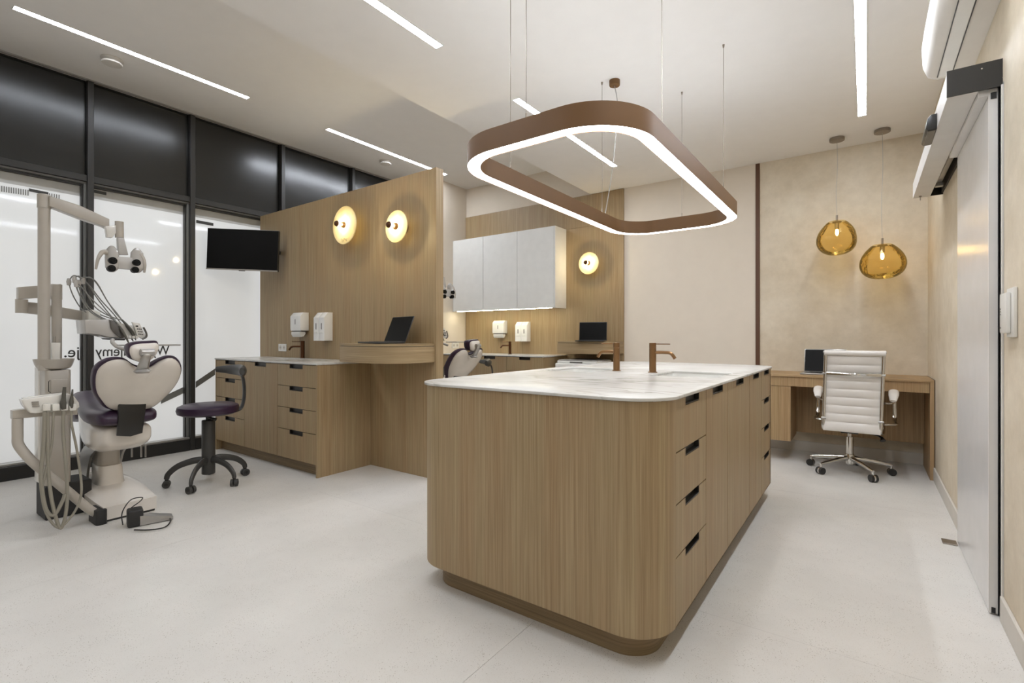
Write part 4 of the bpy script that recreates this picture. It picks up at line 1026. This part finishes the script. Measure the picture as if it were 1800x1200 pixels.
obj('arm_tube', BM(tube, [at_x(31, 735, -3.72), at_x(31, 765, -3.72), at_x(33, 782, -3.72), at_x(52, 806, -3.70), at_x(80, 831, -3.69), at_x(120, 864, -3.68), at_x(160, 897, -3.70), at_x(178, 903, -3.71)], .0235, 16, 6), 'unit', du)
for pts, r in (([(79, 723), (76, 790), (72, 840), (80, 893), (95, 905), (110, 880), (114, 868)], .0095), ([(84, 724), (84, 800), (88, 860), (97, 905), (107, 928), (116, 900), (118, 850), (111, 760), (112, 722)], .0085),
               ([(94, 724), (91, 780), (80, 830), (74, 870), (83, 905), (103, 927), (125, 908), (140, 880), (143, 850), (135, 790), (126, 745), (126, 722)], .0062)):
    obj('suction_hose', BM(tube, [at_x(x, y, -3.63 if y < 890 else -3.63) for x, y in pts], r, 10, 8), 'hose', du)

# --- foot pedal with its cable
fp = thing('foot_pedal', 'near black and steel foot pedal with cable on the floor by the dental chair', 'foot control', (-3.45, 1.07, 0), group='black foot pedals')
c0 = at_z(234, 926); c1 = at_z(298, 913)
dirv = (c1-c0).normalized(); ang_ = math.atan2(dirv.y, dirv.x); R_ = Matrix.Rotation(ang_, 4, 'Z')
bm = bmesh.new(); obox(bm, c0+Vector((-.02, .015, .05)), (.075, .085, .1), R_, .012, 3); obj('housing', bm, 'black_soft', fp)
bm = bmesh.new(); prism(bm, [(.03, .004), (.03, .062), (.19, .022), (.19, .004)], lambda u, v, d: c0+R_ @ Vector((u, d+.015, v)), -.035, .035, .002); obj('pedal_plate', bm, 'alu', fp)
obj('guard_rail', BM(tube, [at_z(236, 931, .01), at_z(262, 931, .01), at_z(290, 926, .01), at_z(300, 913, .012), at_z(288, 904, .014), at_z(262, 902, .02)], .004, 8, 6), 'black', fp)
obj('cable', BM(tube, [at_x(216, 922, -3.42), at_x(214, 905, -3.46), at_x(220, 890, -3.5), at_x(232, 877, -3.55), at_x(250, 874, -3.57), at_x(246, 881, -3.55), at_x(230, 893, -3.5), at_x(226, 902, -3.46)], .003, 8, 6), 'black_soft', fp)

# --- stool
SX, SY = -4.04, 1.69
st = thing('stool', 'near dentist stool with purple round seat and curved graphite backrest', 'stool', (SX, SY, 0), group='purple dentist stools')
T_ = Matrix.Rotation(.045, 4, 'Y')
obj('seat', BM(lathe, [(0, .520), (.175, .520), (.2, .532), (.207, .556), (.2, .582), (.175, .594), (0, .600)], (SX, SY, 0), 48), 'purple', st)
obj('seat_plate', BM(lathe, [(0, .508), (.08, .508), (.085, .524), (0, .524)], (SX, SY, 0), 20), 'black_soft', st)
obj('height_lever', BM(tube, [(SX, SY, .50), (SX+.05, SY-.01, .497), (SX+.085, SY+.02, .485)], [.012, .008, .012], 10, 3), 'black', st)
obj('column', BM(prism, [(SX+.045*math.cos(a*PI/8), SY+.045*math.sin(a*PI/8)) for a in range(16)], FXY, .07, .475, .004), 'stool_black', st)
obj('gas_rod', BM(cyl, (SX, SY, .47), (SX, SY, .515), .018, 14), 'gap', st)
bdir = Vector((RT[0]*.60+FW[0]*.80, RT[1]*.60+FW[1]*.80, 0)); tdir = Vector((-bdir.y, bdir.x, 0))
S0 = Vector((SX, SY, 0))
obj('back_bar', BM(tube, [S0+bdir*.10+Vector((0, 0, .523)), S0+bdir*.20+Vector((0, 0, .52)), S0+bdir*.245+Vector((0, 0, .555)), S0+bdir*.262+Vector((0, 0, .66)), S0+bdir*.25+Vector((0, 0, .78)), S0+bdir*.215+Vector((0, 0, .83))], .017, 12, 8, flat=(1.4, .55)), 'stool_black', st)
pts = []
for k in range(9):
    a = (k-4)/4; pts.append(S0+bdir*(.215-.07*a*a)+tdir*(.22*a)+Vector((0, 0, .842)))
obj('backrest', BM(tube, pts, [.030, .044, .045, .045, .042, .038, .030, .022], 16, 3, flat=(.62, 1)), 'stool_black', st)
for q, (x, y) in enumerate(((-4.155, 1.45), (-3.86, 1.50), (-3.79, 1.76), (-4.02, 1.945), (-4.27, 1.80))):
    d = Vector((x-SX, y-SY, 0)); d = d.normalized()*.262
    s_ = Vector((-d.y, d.x, 0)).normalized()
    P = [S0+d*.1+Vector((0, 0, .175)), S0+d*.35+Vector((0, 0, .178)), S0+d*.72+Vector((0, 0, .15)), S0+d*.95+Vector((0, 0, .10)), S0+d*1.0+Vector((0, 0, .062))]
    l = obj('leg', BM(tube, P, [.022, .02, .018, .016, .014], 12, 5, flat=(.8, 1.2)), 'stool_black', st)
    c = S0+d+Vector((0, 0, .027)); wd_ = Matrix.Rotation(q*1.1, 4, 'Z') @ s_
    bm = bmesh.new()
    for s in (-1, 1): cyl(bm, c+wd_*s*.005, c+wd_*s*.024, .026, 20)
    obj('castor_wheel', bm, 'stool_black', l)
    bm = bmesh.new(); tube(bm, [c-wd_*.0265, c+wd_*.0265], .012, 12); tube(bm, [c, c+Vector((0, 0, .035))], .011, 10); obj('castor_hub', bm, 'black_soft', l)

# ------------------------------------------------------------------ the far bay repeats the same station
OFF = (.17, 2.77, 0)
dup(dc, OFF, 'far dental chair behind the partition, purple headrest showing above the island')
dup(du, (.23, 2.77, 0), 'far dental unit mostly hidden behind the oak partition, lamp head peeking out')
dup(fp, OFF, 'far foot pedal on the floor behind the island')
s2 = dup(st, (.24, 2.77, 0), 'far dentist stool, dark backrest showing behind the island', rz=-.70)
for ch in s2.children:
    if ch.name.split('.')[0] in ('seat', 'seat_plate', 'backrest', 'back_bar', 'height_lever', 'gas_rod'): ch.location.z -= .04
